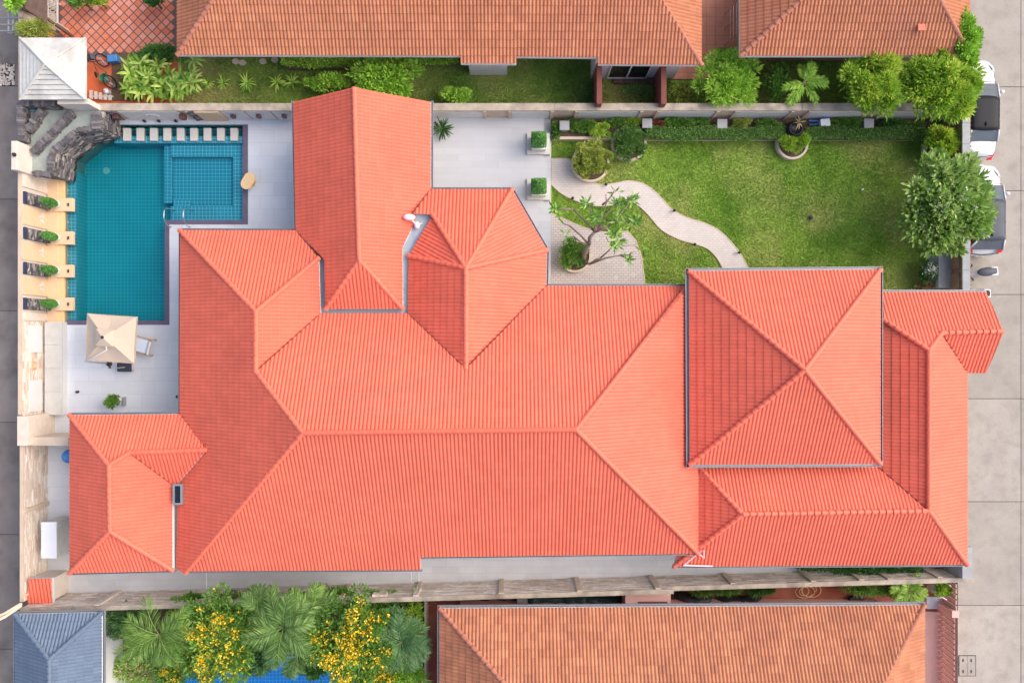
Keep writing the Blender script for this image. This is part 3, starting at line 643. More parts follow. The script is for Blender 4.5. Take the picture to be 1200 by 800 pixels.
# west wall between lane and pool
XW, XI = -21.2, -21.08
def yw(py, z=1.9): return P2(0, py, z)[1]
ww = thing('boundary_wall', 'cream stone faced wall between the dark lane and swimming pool', 'wall', (XW, 0, 0))
m = MB(); m.box(XW, XI, yw(486), yw(170), -.3, 1.86); m.box(XW, XI, yw(706), yw(486), -.3, 1.74); m.build('wall_body', 'cream_paint', ww)
m = MB(); m.box(XW - .02, XI + .02, yw(486), yw(170), 1.862, 1.92); m.box(XW - .02, XI + .02, yw(706), yw(486.3), 1.742, 1.79); m.build('coping', 'warm_stone', ww)
fw, LW = frame((XI, yw(706)), (XI, yw(170)), (0, 0))
def sw(py, z=1.9): return yw(py, z) - yw(706)
clad(fw, sw(488), 0, 1.72, 0.0, 'stone_facing', 'travertine', ww, ch=.10, bl=(.25, .6), s0=0)
for a, b in ((700, 697), (602, 597)):
    m = MB(); m.fbox(fw, sw(a), sw(b), .0, .10, 0, 1.735); m.build('pilaster', 'warm_stone', ww)
# framed white panels beside the bench
clad(fw, sw(376), 0, 1.84, 0.0, 'stone_facing', 'travertine', ww, ch=.10, bl=(.25, .6), s0=sw(487.5))
for a, b in ((413, 381), (484, 446)):
    m = MB(); m.fbox(fw, sw(a), sw(b), .03, .075, .5, 1.45); m.build('panel', 'white_paint', ww)
m = MB(); m.fbox(fw, sw(434), sw(424), .03, .09, .95, 1.25); pl = m.build('wall_lamp', 'teak', ww); m = MB(); m.fbox(fw, sw(431.5), sw(426.5), .09, .13, 1.0, 1.2); m.build('lamp_glass', 'fabric_cream', pl)
# cross wall and pillar at the gate in the side passage
m = MB(); m.pbox(20, 487.5, 33, 522, -.3, 2.0, zp=2.0); m.build('pillar', 'travertine', ww, bevel=.01)
m = MB(); m.pbox(33.3, 512, 80, 522, -.02, 1.7, zp=1.7); m.build('gate_wall', 'warm_stone', ww)
# wall panels and slate strips behind the pool
pan = [(219, 200), (263, 239.5), (304.5, 281), (345.5, 323), (376, 364.5)]
for k, (a, b) in enumerate(pan):
    m = MB(); m.fbox(fw, sw(a) + .03, sw(b) - .03, .0, .06, 0.1, 1.855); po = m.build('panel', 'beige_stone' if 0 < k < 4 else 'travertine', ww)
    if 0 < k < 4:
        r = MB(); s = (sw(a) + sw(b)) / 2
        for da, ds, zz in ((.5, -.09, .52), (-.4, .1, .62), (1.3, .14, .45)):
            y = fw[0][1] + s + ds; x = XI + .075
            q = []; 
            for i in range(8):
                t = 2 * math.pi * i / 8; u, v = .13 * math.cos(t), .05 * math.sin(t); q.append((x + .02, y + u * math.sin(da) + v * math.cos(da), zz + u * math.cos(da) - v * math.sin(da)))
            r.add(q + [(x - .02, b_, c_) for a_, b_, c_ in q], [tuple(range(8)), tuple(range(15, 7, -1))] + [(i, 8 + i, 8 + (i + 1) % 8, (i + 1) % 8) for i in range(8)])
        r.build('water_spout', 'white_paint', po)
cols = [(238.5, 223), (280, 265), (321.5, 306), (363, 348)]
for a, b in cols:
    m = MB(); m.fbox(fw, sw(a) + .02, sw(b) - .02, .0, .05, 0, 1.62); so_ = m.build('slate_pilaster', 'slate', ww)
    clad(fw, sw(b) - .03, 0.02, 1.6, 0.05, 'slate_strips', 'slate', so_, ch=.05, bl=(.1, .3), dep=(.01, .06), s0=sw(a) + .03, batter=.2)
    m = MB(); m.fbox(fw, sw(a) + .02, sw(b) - .02, .0, .09, 1.622, 1.80); m.build('top_tile', 'navy_tile', ww)
m = MB(); m.pbox(13, 165, 20, 199, -.3, 2.5, zp=2.5); wp = m.build('pillar', 'cream_paint', ww, bevel=.015)
m = MB(); x, y = P2(16, 181, 2.6); m.lathe([(.07, 2.5), (.09, 2.56), (.05, 2.66)], x, y, 10); m.build('lamp', 'dark_metal', wp)
# bench ledge, plant platforms and white bench
pl_ = thing('pool_ledge', 'beige stone ledge with four projecting platforms along the pool wall', 'ledge', P(66, 300, 0))
m = MB(); x1 = P2(67, 0, .1)[0]; m.box(XI + .062, x1, P2(0, 377, .1)[1], P2(0, 206, .1)[1], 0.0, .1); m.build('bench', 'beige_stone', pl_)
m = MB(); x2 = P2(75, 0, .05)[0]; m.box(x1, x2, P2(0, 377.5, .05)[1], P2(0, 206, .05)[1], -1.2, .05); m.build('step', 'fabric_tan', pl_)
plat = [(247.5, 232), (286.5, 271), (325, 310), (364, 348.5)]
for a, b in plat:
    m = MB(); xa = P2(58, 0, .18)[0]; xb, yb = P2(85, b, .18); ya = P2(0, a, .18)[1]; m.box(xa, xb, ya, yb, -.04, .18); p_ = m.build('platform', 'beige_stone', pl_, bevel=.02)
    m = MB(); x, y = P2(80, (a + b) / 2, .2); m.cbox(x, y, .18, .23, .05, .14); m.build('spotlight', 'black_plastic', p_)
wb = thing('bench', 'long white built in bench below framed wall panels', 'bench', P(64, 432, 0))
m = MB(); x0, y1 = P2(52.5, 377, .45); x1, y0 = P2(72.5, 486, .45); m.box(x0, x1, y0, y1, 0, .43); m.build('base', 'white_paint', wb)
for k in range(4):
    yy0 = y0 + (y1 - y0) * k / 4; m = MB(); m.box(x0 + .003, x1 + .02, yy0 + .006, y0 + (y1 - y0) * (k + 1) / 4 - .006, .432, .47); m.build('seat_slab', 'light_concrete', wb)
# south wall, old stone, slightly askew
sa, sb = P2(56, 694.7), P2(1117, 663.7); fs_, LS = frame(sa, sb, (0, 0)); SX = lambda px: (P2(px, 680)[0] - sa[0]) / fs_[1][0]
sw_ = thing('boundary_wall', 'long weathered stone wall with pilasters between the orange roofed house and terracotta roofed house', 'wall', (*sa, 0))
xm = SX(778)
m = MB(); m.fbox(fs_, 0, xm, -.17, -.04, -.4, 1.98); m.fbox(fs_, xm, LS, -.17, -.04, -.4, 1.58); m.build('wall_body', 'old_stone', sw_)
m = MB(); m.fbox(fs_, 0, xm + .02, -.20, .0, 1.982, 2.04); m.fbox(fs_, xm + .03, LS, -.2, .0, 1.582, 1.64); m.build('coping', 'weathered_coping', sw_)
clad(fs_, xm, 0, 1.97, -.04, 'stone_facing', 'old_stone', sw_, ch=.10, bl=(.3, .8), dep=(.01, .03))
clad(fs_, LS, 0, 1.57, -.04, 'stone_facing', 'old_stone', sw_, ch=.10, bl=(.3, .8), dep=(.01, .03), s0=xm)
for px in (140, 262, 296, 410, 493, 588, 675, 762, 848, 938, 992, 1024, 1080):
    s = SX(px); h = 2.0 if px < 778 else 1.6; m = MB(); m.fbox(fs_, s - .11, s + .11, -.036, .05, 0, h - .02); m.build('pilaster', 'warm_stone' if px > 500 else 'old_stone', sw_)
for px in (372, 452):
    m = MB()
    for k in range(16): q = P(px + random.uniform(-8, 8), 0, 0)[0]; s = (q - sa[0]) / fs_[1][0]; m.fbox(fs_, s, s + random.uniform(.08, .18), -.02, random.uniform(.02, .09), 1.2 + random.uniform(0, .5), 1.75 + random.uniform(0, .1), rnd=random.random())
    m.build('rock_relief', 'travertine', sw_)
# north wall: white panels between stone piers
YI, YO = 10.07, 10.33
x0 = P2(104, 0, 1.45)[0]; x1 = P2(1131, 0, 1.45)[0]; fn, LN = frame((x0, YI), (x1, YI), (0, 0)); NX = lambda px, z=.7: P2(px, 0, z)[0] - x0
nw = thing('boundary_wall', 'garden wall of white panels and beige piers with weathered coping', 'wall', (x0, YI, 0))
m = MB(); m.box(x0, x1, YI, YO, -.4, 1.38); m.build('wall_body', 'warm_stone', nw)
edges = [x0, P2(344, 0, 1.45)[0], P2(507, 0, 1.45)[0], P2(650, 0, 1.45)[0], P2(790, 0, 1.45)[0], P2(940, 0, 1.45)[0], x1]
for k in range(6):
    m = MB(); m.box(edges[k] + .005, edges[k + 1] - .005, YI - .03, YO + .03, 1.382, 1.45 + random.uniform(0, .02)); m.build('coping', 'weathered_coping', nw)
for a, b in ((507.5, 566), (600, 644), (677, 747), (771, 835), (861, 921), (946, 1010), (1034, 1095)):
    m = MB(); m.fbox(fn, NX(a), NX(b), .0, .035, .02, 1.22); m.build('panel', 'white_paint', nw)
    for s in (NX(a) - .16, NX(b) + .02):
        m = MB(); m.fbox(fn, s, s + .14, .0, .07, .0, 1.376); m.build('pier', 'warm_stone', nw)
# part of it beside the pool
m = MB(); m.fbox(fn, NX(146), NX(214), 0, .05, .02, 1.34, rnd=.95); m.build('panel', 'travertine', nw)
m = MB(); m.fbox(fn, NX(234), NX(262), 0, .09, .02, 1.36); m.build('panel', 'beige_stone', nw)
for a, b in ((126, 138), (223, 232)):
    m = MB(); m.fbox(fn, NX(a), NX(b), 0, .03, .0, 1.36); so_ = m.build('slate_pilaster', 'slate', nw); clad(fn, NX(b), 0, 1.36, .03, 'slate_strips', 'slate', so_, ch=.05, bl=(.1, .3), dep=(.01, .05), s0=NX(a))
for a, b in ((263, 290), (293, 320), (323, 343)):
    m = MB(); m.fbox(fn, NX(a), NX(b), 0, .035, .02, 1.28); m.build('panel', 'white_paint', nw)
r = MB()
for k in range(7):
    a = math.pi * (k + .5) / 7; c = NX(179); r.fbox(fn, c + math.cos(a) * .28 - .05, c + math.cos(a) * .28 + .05, .05, .09, .62 + math.sin(a) * .25, .72 + math.sin(a) * .3)
r.build('shell_relief', 'white_paint', nw)
for px, s in ((135, 1.35), (213, 1.35), (272, 1), (302, 1), (332, 1)):
    m = MB(); c = NX(px, 1.0); m.fbox(fn, c - .09 * s, c + .09 * s, .05, .19 * s, .72, 1.0 + .12 * (s - 1)); lo = m.build('wall_lantern', 'lantern', nw, bevel=.02); m = MB(); m.fbox(fn, c - .05 * s, c + .05 * s, .08, .15 * s, .65, .715); m.build('lamp_glass', 'glass_dark', lo)
for k, px in enumerate((169, 186, 206)):
    m = MB(); x, y = P2(px, 142, .1); m.lathe([(.05, 0), (.05, .02), (.02, .03), (.02, .06), (.055, .07), (.06, .15), (.04, .16)], x, y, 10)
    tag(m.build('floor_spotlight', 'black_plastic'), 'small black spotlight on deck strip, %s from slate waterfall' % ('first', 'second', 'third')[k], 'spotlight', 'spotlights on the deck strip by the wall')
# low road wall on the right with grey coping
rw = thing('boundary_wall', 'low garden wall with grey coping beside the parked cars', 'wall', P(1110, 200, 0))
xr0 = P2(1128, 0, 1.75)[0]; xr1 = P2(1137, 0, 1.75)[0]; yr0 = P2(0, 341, 1.75)[1]
m = MB(); m.box(xr0 + .04, xr1 - .06, yr0, YO, -.4, 1.68); m.build('wall_body', 'brown_panel', rw)
for k in range(9):
    ya = yr0 + (YO - yr0) * k / 9; yb = yr0 + (YO - yr0) * (k + 1) / 9; m = MB(); m.box(xr0, xr1, ya + .005, yb - .005, 1.682, 1.75 + random.uniform(0, .01)); m.build('coping', 'grey_concrete', rw)
    m = MB(); m.box(xr0 - .02, xr0 + .04, ya + .1, yb - .1, .1, 1.5); m.build('panel', 'brown_panel', rw)
    for q in range(5):
        m = MB(); yy = ya + (yb - ya) * (q + .3) / 5; m.box(xr1, xr1 + .05, yy, yy + .06, 1.69, 1.74); m.build('coping_tooth', 'red_wall', rw)
m = MB(); m.pbox(1100, 297, 1117, 337, -.05, .85, zp=.85); o = m.build('cabinet', 'grey_concrete', None, bevel=.02); tag(o, 'grey concrete utility cabinet against garden wall beside white flowered shrub', 'cabinet')
# stepped wall end beside the carport
m = MB(); m.pbox(1128, 641, 1139.5, 678, -.4, 1.9, zp=1.9); o = m.build('gate_post', 'grey_concrete', None); tag(o, 'dark grey gate post at the carport corner beside the road', 'gate post')
cg = thing('carport_gate', 'light grey folding gate panels beneath the carport corner', 'gate', P(1110, 660, 0))
for k in range(8):
    m = MB(); a, b = P2(1098 + k * 4.2, 664, .3), P2(1098 + k * 4.2 + 3.9, 664, .3); m.box(a[0], b[0], -10.12, -8.9, .0, .3); m.build('panel', 'shutter_grey', cg)
m = MB(); m.tube([P(1097, 675, .35), P(1115, 662, .35)], .04, 8); m.build('brace', 'metal_white', cg)

# ------------------------------------------------------------------ swimming pool
pool = thing('swimming_pool', 'teal tiled swimming pool with shallow side basin and stepping pads', 'swimming pool', P(150, 280, -1.2))
m = MB()
def pb(mb, a, b, c, d, z, z0=-1.5): mb.pbox(a, b, c, d, z0, z, zp=0)
pb(m, 75, 146, 290.5, 378.6, -1.15, -1.7)
m.build('basin_floor', 'pool_tile_deep', pool)
m = MB(); pb(m, 75.2, 200, 86, 378, -.304); m.build('side_ledge', 'pool_tile_deep', pool)
m = MB(); m.pbox(75.3, 200.2, 85.9, 377.8, -.302, -.28, zp=0); m.build('ledge_top', 'pool_tile', pool)
m = MB()
pb(m, 132, 158.5, 288, 167, -.16)
pb(m, 187, 167.2, 196, 236, -.48)
pb(m, 196.2, 167.2, 288, 182, -.34); pb(m, 270, 182.2, 288, 258, -.34); pb(m, 196.2, 240, 269.8, 258, -.34)
pb(m, 196.2, 182.2, 269.8, 239.8, -.62); pb(m, 198, 232, 218, 239.6, -.47)
pb(m, 284.5, 167.4, 288, 258, -.2)
m.build('ledges', 'pool_tile', pool)
m = MB(); pb(m, 131, 147, 288, 158.2, -.5); m.build('channel', 'channel_tile', pool)
m = MB()
for q in ((288, 146, 290.5, 261.5), (197, 258.2, 288, 259), (196.9, 259, 197.6, 378)): pb(m, *q, -.05, -1.7)
m.build('basin_wall', 'pool_tile', pool)
m = MB(); pb(m, 284.6, 146.3, 290.6, 263, .02, -.12); pb(m, 193.6, 258, 284.4, 263, .02, -.12); pb(m, 193.2, 263.2, 198.5, 380.5, .02, -.12); pb(m, 78, 375.6, 193, 380.5, .02, -.12); m.build('coping', 'pool_coping', pool)
m = MB(); x0, y0 = P2(75.1, 378.4); x1, y1 = P2(288.2, 146.2); xm_ = P2(197.2, 0)[0]; ym = P2(0, 258.4)[1]
m.prism([(x0, y0), (xm_, y0), (xm_, ym), (x1, ym), (x1, y1), (x0, y1)], -1.6, -.07); m.build('water', 'water', pool)
for k in range(9):
    m = MB(); a = 144 + k * 15.72; x0, y1 = P2(a, 150, .03); x1, y0 = P2(a + 8.6, 165, .03); m.box(x0, x1, y0, y1, -.155, .03); m.build('stepping_pad', 'light_concrete', pool, bevel=.015)
for px in (198.5, 221):
    m = MB(); x, y = P2(px - 5, 243, .6); x2, y2 = P2(px - 4, 266, 0)
    m.tube([(x + .05, y, -.5), (x, y, .3), (x, y - .06, .62), (x, y - .2, .72), (x, y - .5, .74), (x + .02, y2 + .12, .6), (x + .02, y2, .35), (x + .02, y2, 0)], .024, 8); m.build('handrail', 'steel', pool, smooth=True)
m = MB(); x, y = P2(124, 200, -1.1); m.lathe([(.16, -1.16), (.16, -1.13), (.12, -1.12)], x, y, 16); m.build('drain_cover', 'white_paint', pool)
for px, py in ((78, 223), (78, 260), (78, 299), (78, 337)):
    m = MB(); x, y = P2(px, py, -.2); m.lathe([(.05, -.3), (.05, -.26), (.03, -.24)], x, y, 10); m.build('jet', 'metal_white', pool)
# rock waterfall in the corner
rk = thing('rock_waterfall', 'dark slate rock waterfall with grey trays in pool corner', 'waterfall', P(90, 170, -1.2))
Z1 = 1.45
top = [(28, 201), (60, 205), (63, 177), (90, 155), (119, 150), (119, 131), (104, 126), (28, 124)]
tp = [P2(a, b, Z1) for a, b in top]; m = MB(); m.prism(tp, -1.2, Z1); m.build('rock_core', 'grey_render', rk)
for k in range(5):
    a, b = tp[k], tp[k + 1]; fr, L = frame(a, b, (tp[3][0] + 1.5, tp[3][1] - 1.5)); o = clad(fr, L, -.3, Z1 + .04, 0.0, 'slate_strips', 'slate', rk, ch=.055, bl=(.12, .4), dep=(.02, .12))
def slate_bar(pa, pb_, w, z0, z1, name='slate_ridge'):
    a, b = P2(*pa, z1), P2(*pb_, z1); fr, L = frame(a, b, (0, -100)); m = MB(); s = 0
    while s < L:
        l = random.uniform(.05, .14)
        for zz in np.arange(z0, z1, .07): m.fbox(fr, s, min(L, s + l), -w / 2 + random.uniform(-.04, .03), w / 2 + random.uniform(-.03, .04), zz, zz + .068 + random.uniform(0, .02), rnd=.15 + .6 * random.random())
        s += l + .004
    return stuff(m.build(name, 'slate', rk))
slate_bar((48, 127), (31, 153), .24, Z1, 1.85); slate_bar((84, 131), (38, 178), .26, Z1, 1.72)
slate_bar((23, 121), (66, 121), .24, .2, 2.0); slate_bar((23.5, 121), (24, 165), .24, .2, 2.0)
slate_bar((113, 132), (113, 152), .34, Z1, 1.62); slate_bar((61, 178), (88, 155), .22, Z1, 1.56); slate_bar((90, 152.5), (118, 150), .2, Z1, 1.56); slate_bar((60, 180), (59, 204), .2, Z1, 1.56); slate_bar((40, 203), (58, 205), .22, Z1, 1.60)
m = MB(); m.pbox(30, 128, 46, 131, 1.46, 1.52, zp=1.5); m.build('hose_box', 'cyan_plastic', rk)
m = MB(); m.pbox(67, 115.5, 104, 122, -.3, 2.4, zp=2.4); o = m.build('wall_block', 'cream_paint', rk, bevel=.015)
m = MB(); m.pbox(119.5, 145, 133, 150, -.6, .12, zp=.1); m.build('step_block', 'beige_stone', rk)

# ------------------------------------------------------------------ garden paths and planters
UP = [(646,186),(668,187),(672,198),(685,210),(702,216),(720,215),(737,212),(755,216),(770,227),(787,245),(805,255),(827,262),(845,272),(862,290),(872,305),(880,322)]
LO = [(646,216),(657,226),(672,234),(695,241),(720,240),(735,237),(747,240),(760,252),(775,269),(795,280),(815,286),(830,292),(842,305),(850,322)]
def smooth(p, n=4):
    q = [np.array(a, float) for a in p]; out = []
    for i in range(len(q) - 1):
        p0, p1, p2, p3 = q[max(i - 1, 0)], q[i], q[i + 1], q[min(i + 2, len(q) - 1)]
        for k in range(n):
            t = k / n; out.append(tuple(.5 * (2 * p1 + (p2 - p0) * t + (2 * p0 - 5 * p1 + 4 * p2 - p3) * t * t + (3 * p1 - 3 * p2 + p3 - p0) * t ** 3)))
    return out + [tuple(q[-1])]
UPs, LOs = smooth(UP), smooth(LO); path_poly = [P2(*p) for p in UPs + LOs[::-1]]
def strip_mesh(A, B, z0, z1, n=60):
    def rs(L):
        L = np.array(L); d = np.r_[0, np.cumsum(np.linalg.norm(np.diff(L, axis=0), axis=1))]; t = np.linspace(0, d[-1], n); return np.stack([np.interp(t, d, L[:, 0]), np.interp(t, d, L[:, 1])], 1)
    A, B = rs(A), rs(B); m = MB(); vs = [(x, y, z1) for x, y in A] + [(x, y, z1) for x, y in B] + [(x, y, z0) for x, y in A] + [(x, y, z0) for x, y in B]
    fs = []
    for i in range(n - 1): fs += [(i, n + i, n + i + 1, i + 1), (i, i + 1, 2 * n + i + 1, 2 * n + i), (n + i, 3 * n + i, 3 * n + i + 1, n + i + 1)]
    return m.add(vs, fs)
gp = structure(strip_mesh([P2(*p) for p in UPs], [P2(*p) for p in LOs], -.2, .0).build('garden_path', 'paver'), 'curving path of small pale pavers across the lawn', 'path')
m = MB()
for L in (UPs, LOs): m.tube([P(*p, -.015) for p in L], .03, 6)
m.build('edging', 'warm_stone', gp)
plaza_px = [(646,250),(670,261),(685,267),(707,272),(722,272.5),(735,271),(745,282),(752,302),(756,336),(646,336)]
plaza_poly = [P2(*p) for p in plaza_px]; m = MB(); m.prism(plaza_poly, -.2, .004); pz_ = structure(m.build('paved_circle', 'plaza_paver'), 'round paved area under the small bare branched tree', 'paving')
m = MB(); m.tube([P(*p, -.01) for p in plaza_px[:-1]], .03, 6); m.build('edging', 'warm_stone', pz_)
m = MB()
for px, py in ((662,275),(680,285),(700,280),(724,290),(733,310),(712,305),(700,322),(722,325),(660,322),(742,322),(655,300)):
    x, y = P2(px, py); m.cbox(x, y, 0, .009, .16, .16)
m.build('pale_paver', 'light_concrete', pz_)
for k, (px, py) in enumerate(((671,232.5),(710,216.5),(790,247),(814,286.5),(866,296))):
    x, y = P2(px, py, .1); m = MB(); m.lathe([(.03, -.05), (.03, .16), (.07, .17), (.06, .22), (.02, .24)], x, y, 10); tag(m.build('path_light', 'black_plastic'), 'small black path light, %s along curving path from terrace' % ('first', 'second', 'third', 'fourth', 'fifth')[k], 'light', 'lights along the curving path')
# raised planting bed along the north wall with cream kerb
bed = thing('planting_bed', 'raised planting bed with cream kerb along the garden wall', 'planter', P(870, 150, 0))
m = MB(); x0, y1 = P2(647, 0, .25)[0], YI - .01; x1 = P2(1096, 0, .25)[0]; yk = P2(0, 163.5, .25)[1]; m.box(x0, x1, yk + .12, y1, -.1, .22); m.build('soil', 'soil', bed)
for k in range(12):
    a = x0 + (x1 - x0) * k / 12; m = MB(); m.box(a + .004, x0 + (x1 - x0) * (k + 1) / 12 - .004, yk, yk + .12, -.1, .28); m.build('kerb_stone', 'kerb_cream', bed)
def ring(mb, cx, cy, r, w, z0, z1, a0=0, a1=2 * math.pi, n=28):
    for k in range(n):
        t0, t1 = a0 + (a1 - a0) * k / n, a0 + (a1 - a0) * (k + 1) / n
        q = [(cx + rr * math.cos(t), cy + rr * math.sin(t)) for rr, t in ((r, t0), (r + w, t0), (r + w, t1), (r, t1))]; mb.hexa([(*p, z0) for p in q] + [(*p, z1) for p in q])
def round_planter(px, py, r, name, label, kmat='kerb_cream', h=.25, a0=0, a1=2 * math.pi):
    x, y = P2(px, py, h); t = thing('round_planter', label, 'planter', (x, y, 0)); m = MB(); ring(m, x, y, r - .1, .1, -.1, h, a0, a1); m.build('kerb', kmat, t)
    m = MB(); m.lathe([(r - .1, -.1), (r - .1, h - .06)], x, y, 28); m.build('soil', 'soil', t); return x, y
PLT1 = round_planter(692, 191, .86, '', 'round cream kerbed planter holding clipped ball shrub by curving path')
PLT2 = round_planter(737, 168, .80, '', 'round cream kerbed planter joined to the hedge end')
PLT3 = round_planter(929, 168, .72, '', 'round cream kerbed planter below the black urn')
PLT4 = round_planter(1103, 176, .74, '', 'round cream kerbed planter beside the road wall')
PLT5 = round_planter(674, 300, .74, '', 'round cream kerbed planter at foot of bare branched tree')
for k, (px, py) in enumerate(((661.5,147),(758.5,144.5),(846.5,145),(1018.5,144.5))):
    x, y = P2(px, py, .7); t = thing('bollard_light', 'square grey capped garden pillar in bed %s' % ('beside the terrace', 'beside the round hedge', 'behind hedge before red leaved plants and urn', 'below overhanging yellow green tree')[k], 'pillar', (x, y, .22), 'square garden pillars in the planting bed')
    m = MB(); m.cbox(x, y, .2, .62, .32, .32); m.build('post', 'grey_concrete', t); m = MB(); m.cbox(x, y, .62, .7, .44, .42); m.build('cap', 'grey_concrete', t, bevel=.015)
x, y = P2(932, 151, .8); t = thing('urn', 'large black glazed urn in hedge behind round planter', 'urn', (x, y, .2)); m = MB(); m.lathe([(.2, .2), (.34, .35), (.4, .55), (.37, .75), (.28, .85), (.31, .9), (.26, .9), (.24, .8), (.02, .75)], x, y, 24); m.build('bowl', 'black_plastic', t, smooth=True)
x, y = P2(967, 144, .6); t = thing('tool_bin', 'white garden bin with blue pipes in planting bed', 'bin', (x, y, .2)); m = MB(); m.cbox(x, y, .2, .6, .38, .3, .1); m.build('box', 'metal_white', t, bevel=.03); m = MB(); m.cbox(x, y, .6, .64, .42, .34, .1); m.build('lid', 'metal_white', t, bevel=.01)
m = MB(); m.tube([(x - .65, y + .15, .4), (x - .2, y + .12, .45), (x + .1, y + .3, .5), (x + .1, y + .3, .2)], .04, 6); m.tube([(x - .6, y - .02, .32), (x - .2, y, .4)], .04, 6); m.build('pipe', 'blue_plastic', t)
# terrace plinths
for k, (py, lab) in enumerate(((167.5, 'white square planter box on terrace corner nearer the garden wall'), (221, 'white square planter box on terrace corner beside orange bay roof'))):
    x, y = P2(631, py, .6); t = thing('planter_box', lab, 'planter', (x, y, .35)); m = MB(); m.cbox(x, y, .18, .47, 1.02, .95); m.build('plinth', 'light_concrete', t); m = MB(); m.cbox(x + .02, y - .02, .47, .82, .62, .62, 0, 1.08); m.build('pot', 'white_paint', t, bevel=.02)

# ------------------------------------------------------------------ pool deck furniture
ux, uy, uz = *P2(128, 398, 2.35), 2.35
t = thing('parasol', 'cream square parasol with vented top beside the pool', 'parasol', (ux + .5, uy - 1.0, 0))
cor = [P(102, 367, 2.15), P(160, 371, 2.15), P(157, 426, 2.15), P(100, 422, 2.15)]; apx = (ux, uy + .1, 2.75)
m = MB(); N = 6
for i in range(4):
    a, b = Vector(cor[i]), Vector(cor[(i + 1) % 4]); c = Vector(apx); g = []
    for r in range(N + 1):
        for s in range(N + 1):
            p = a.lerp(b, s / N).lerp(c, r / N); p.z -= .10 * math.sin(math.pi * r / N) * (1 - abs(2 * s / N - 1)) * .6 + .05 * math.sin(math.pi * s / N) * (1 - r / N); g.append(p)
    m.add(g, [(r * (N + 1) + s, (r + 1) * (N + 1) + s, (r + 1) * (N + 1) + s + 1, r * (N + 1) + s + 1) for r in range(N) for s in range(N)])
    m.add([a, b, b - Vector((0, 0, .12)), a - Vector((0, 0, .12))], [(0, 3, 2, 1)])
cn = m.build('canopy', 'fabric_cream', t)
m = MB(); v = [Vector(apx) + (Vector(q) - Vector(apx)) * .36 + Vector((0, 0, .16)) for q in cor]; m.add(v + [Vector(apx) + Vector((0, 0, .2))], [(1, 0, 4), (2, 1, 4), (3, 2, 4), (0, 3, 4)]); m.build('vent', 'fabric_cream', cn)
m = MB(); m.lathe([(.06, 2.86), (.07, 2.93), (.03, 2.98)], apx[0], apx[1], 10); m.build('finial', 'dark_metal', t)
for q in cor: m = MB(); m.tube([(apx[0], apx[1], 2.66), (q[0], q[1], 2.12)], .018, 6); m.build('rib', 'teak', t)
px_, py_ = P2(127, 426, .1); m = MB(); m.tube([(px_, py_, 0), (px_ + .05, py_ + .15, 2.2), (apx[0] + .04, apx[1] - .52, 2.62), (apx[0], apx[1], 2.8)], .03, 8); m.build('mast', 'metal_white', t, smooth=True)
m = MB(); m.lathe([(.13, 0), (.13, .05), (.05, .08), (.05, .25)], px_, py_, 18); m.build('base', 'dark_metal', t)
# wooden deck chair
cx, cy = P2(163, 404, .4); t = thing('deck_chair', 'wooden deck chair with pale blue cushion partly under cream parasol', 'chair', (cx, cy, 0)); rot = R(-14)
def rl(x, y, z): return (cx + x * math.cos(rot) - y * math.sin(rot), cy + x * math.sin(rot) + y * math.cos(rot), z)
for y in (-.36, .36):
    m = MB(); m.tube([rl(-.7, y, .05), rl(-.6, y, .35), rl(.45, y, .42), rl(.55, y, .02)], .028, 6); m.build('side_rail', 'teak', t)
    m = MB(); m.tube([rl(.3, y * .95, .35), rl(.72, y * .95, .85)], .025, 6); m.build('back_post', 'teak', t)
for x, z in ((.72, .85), (.45, .45), (-.62, .34)): m = MB(); m.tube([rl(x, -.36, z), rl(x, .36, z)], .024, 6); m.build('cross_bar', 'teak', t)
m = MB(); q = [rl(-.6, -.3, .38), rl(.4, -.3, .44), rl(.4, .3, .44), rl(-.6, .3, .38)]; m.hexa(q + [(a, b, c + .09) for a, b, c in q]); m.build('seat_cushion', 'cushion', t, bevel=.03)
m = MB(); q = [rl(.36, -.3, .48), rl(.44, -.3, .46), rl(.44, .3, .46), rl(.36, .3, .48)]; q2 = [rl(.62, -.3, .84), rl(.7, -.3, .8), rl(.7, .3, .8), rl(.62, .3, .84)]; m.hexa(q + q2); m.build('back_cushion', 'cushion', t, bevel=.02)
cx, cy = P2(146.5, 430, .3); t = thing('stool', 'dark padded low stool in front of cream parasol', 'stool', (cx, cy, 0)); m = MB(); m.cbox(cx, cy, .3, .42, .66, .42); m.build('seat', 'dark_fabric', t, bevel=.06)
for a in (-1, 1):
    for b in (-1, 1): m = MB(); m.cbox(cx + a * .27, cy + b * .16, 0, .3, .04, .04); m.build('leg', 'teak', t)
m = MB(); m.cbox(cx - .12, cy - .02, .42, .44, .35, .03, .1); m.build('strap', 'light_concrete', t)
x, y = P2(128.5, 429, 0); m = MB()
for k in (0, 1): m.lathe([(.05, 0), (.055, .02), (.05, .05), (.02, .06)], x + .02, y + .06 - k * .12, 10, 1, .7)
tag(m.build('sandals', 'black_plastic'), 'pair of black sandals on deck beside cream parasol', 'sandals')
cx, cy = P2(290.5, 212, .42); t = thing('side_table', 'oval tan poolside table standing on dark pool coping', 'table', (cx, cy, 0)); m = MB()
q = [(cx + math.cos(a) * .26 + (.14 if math.sin(a + .6) > 0 else -.14) * math.cos(1.05), cy + math.sin(a) * .26 + (.14 if math.sin(a + .6) > 0 else -.14) * math.sin(1.05)) for a in np.linspace(-.52, 2 * math.pi - .52, 32, endpoint=False)]
m.prism(q, .38, .43); m.build('top', 'fabric_tan', t, bevel=.015); m = MB(); m.lathe([(.18, .02), (.18, .04), (.04, .06), (.04, .38)], cx + .05, cy, 16); m.build('pedestal', 'teak', t)
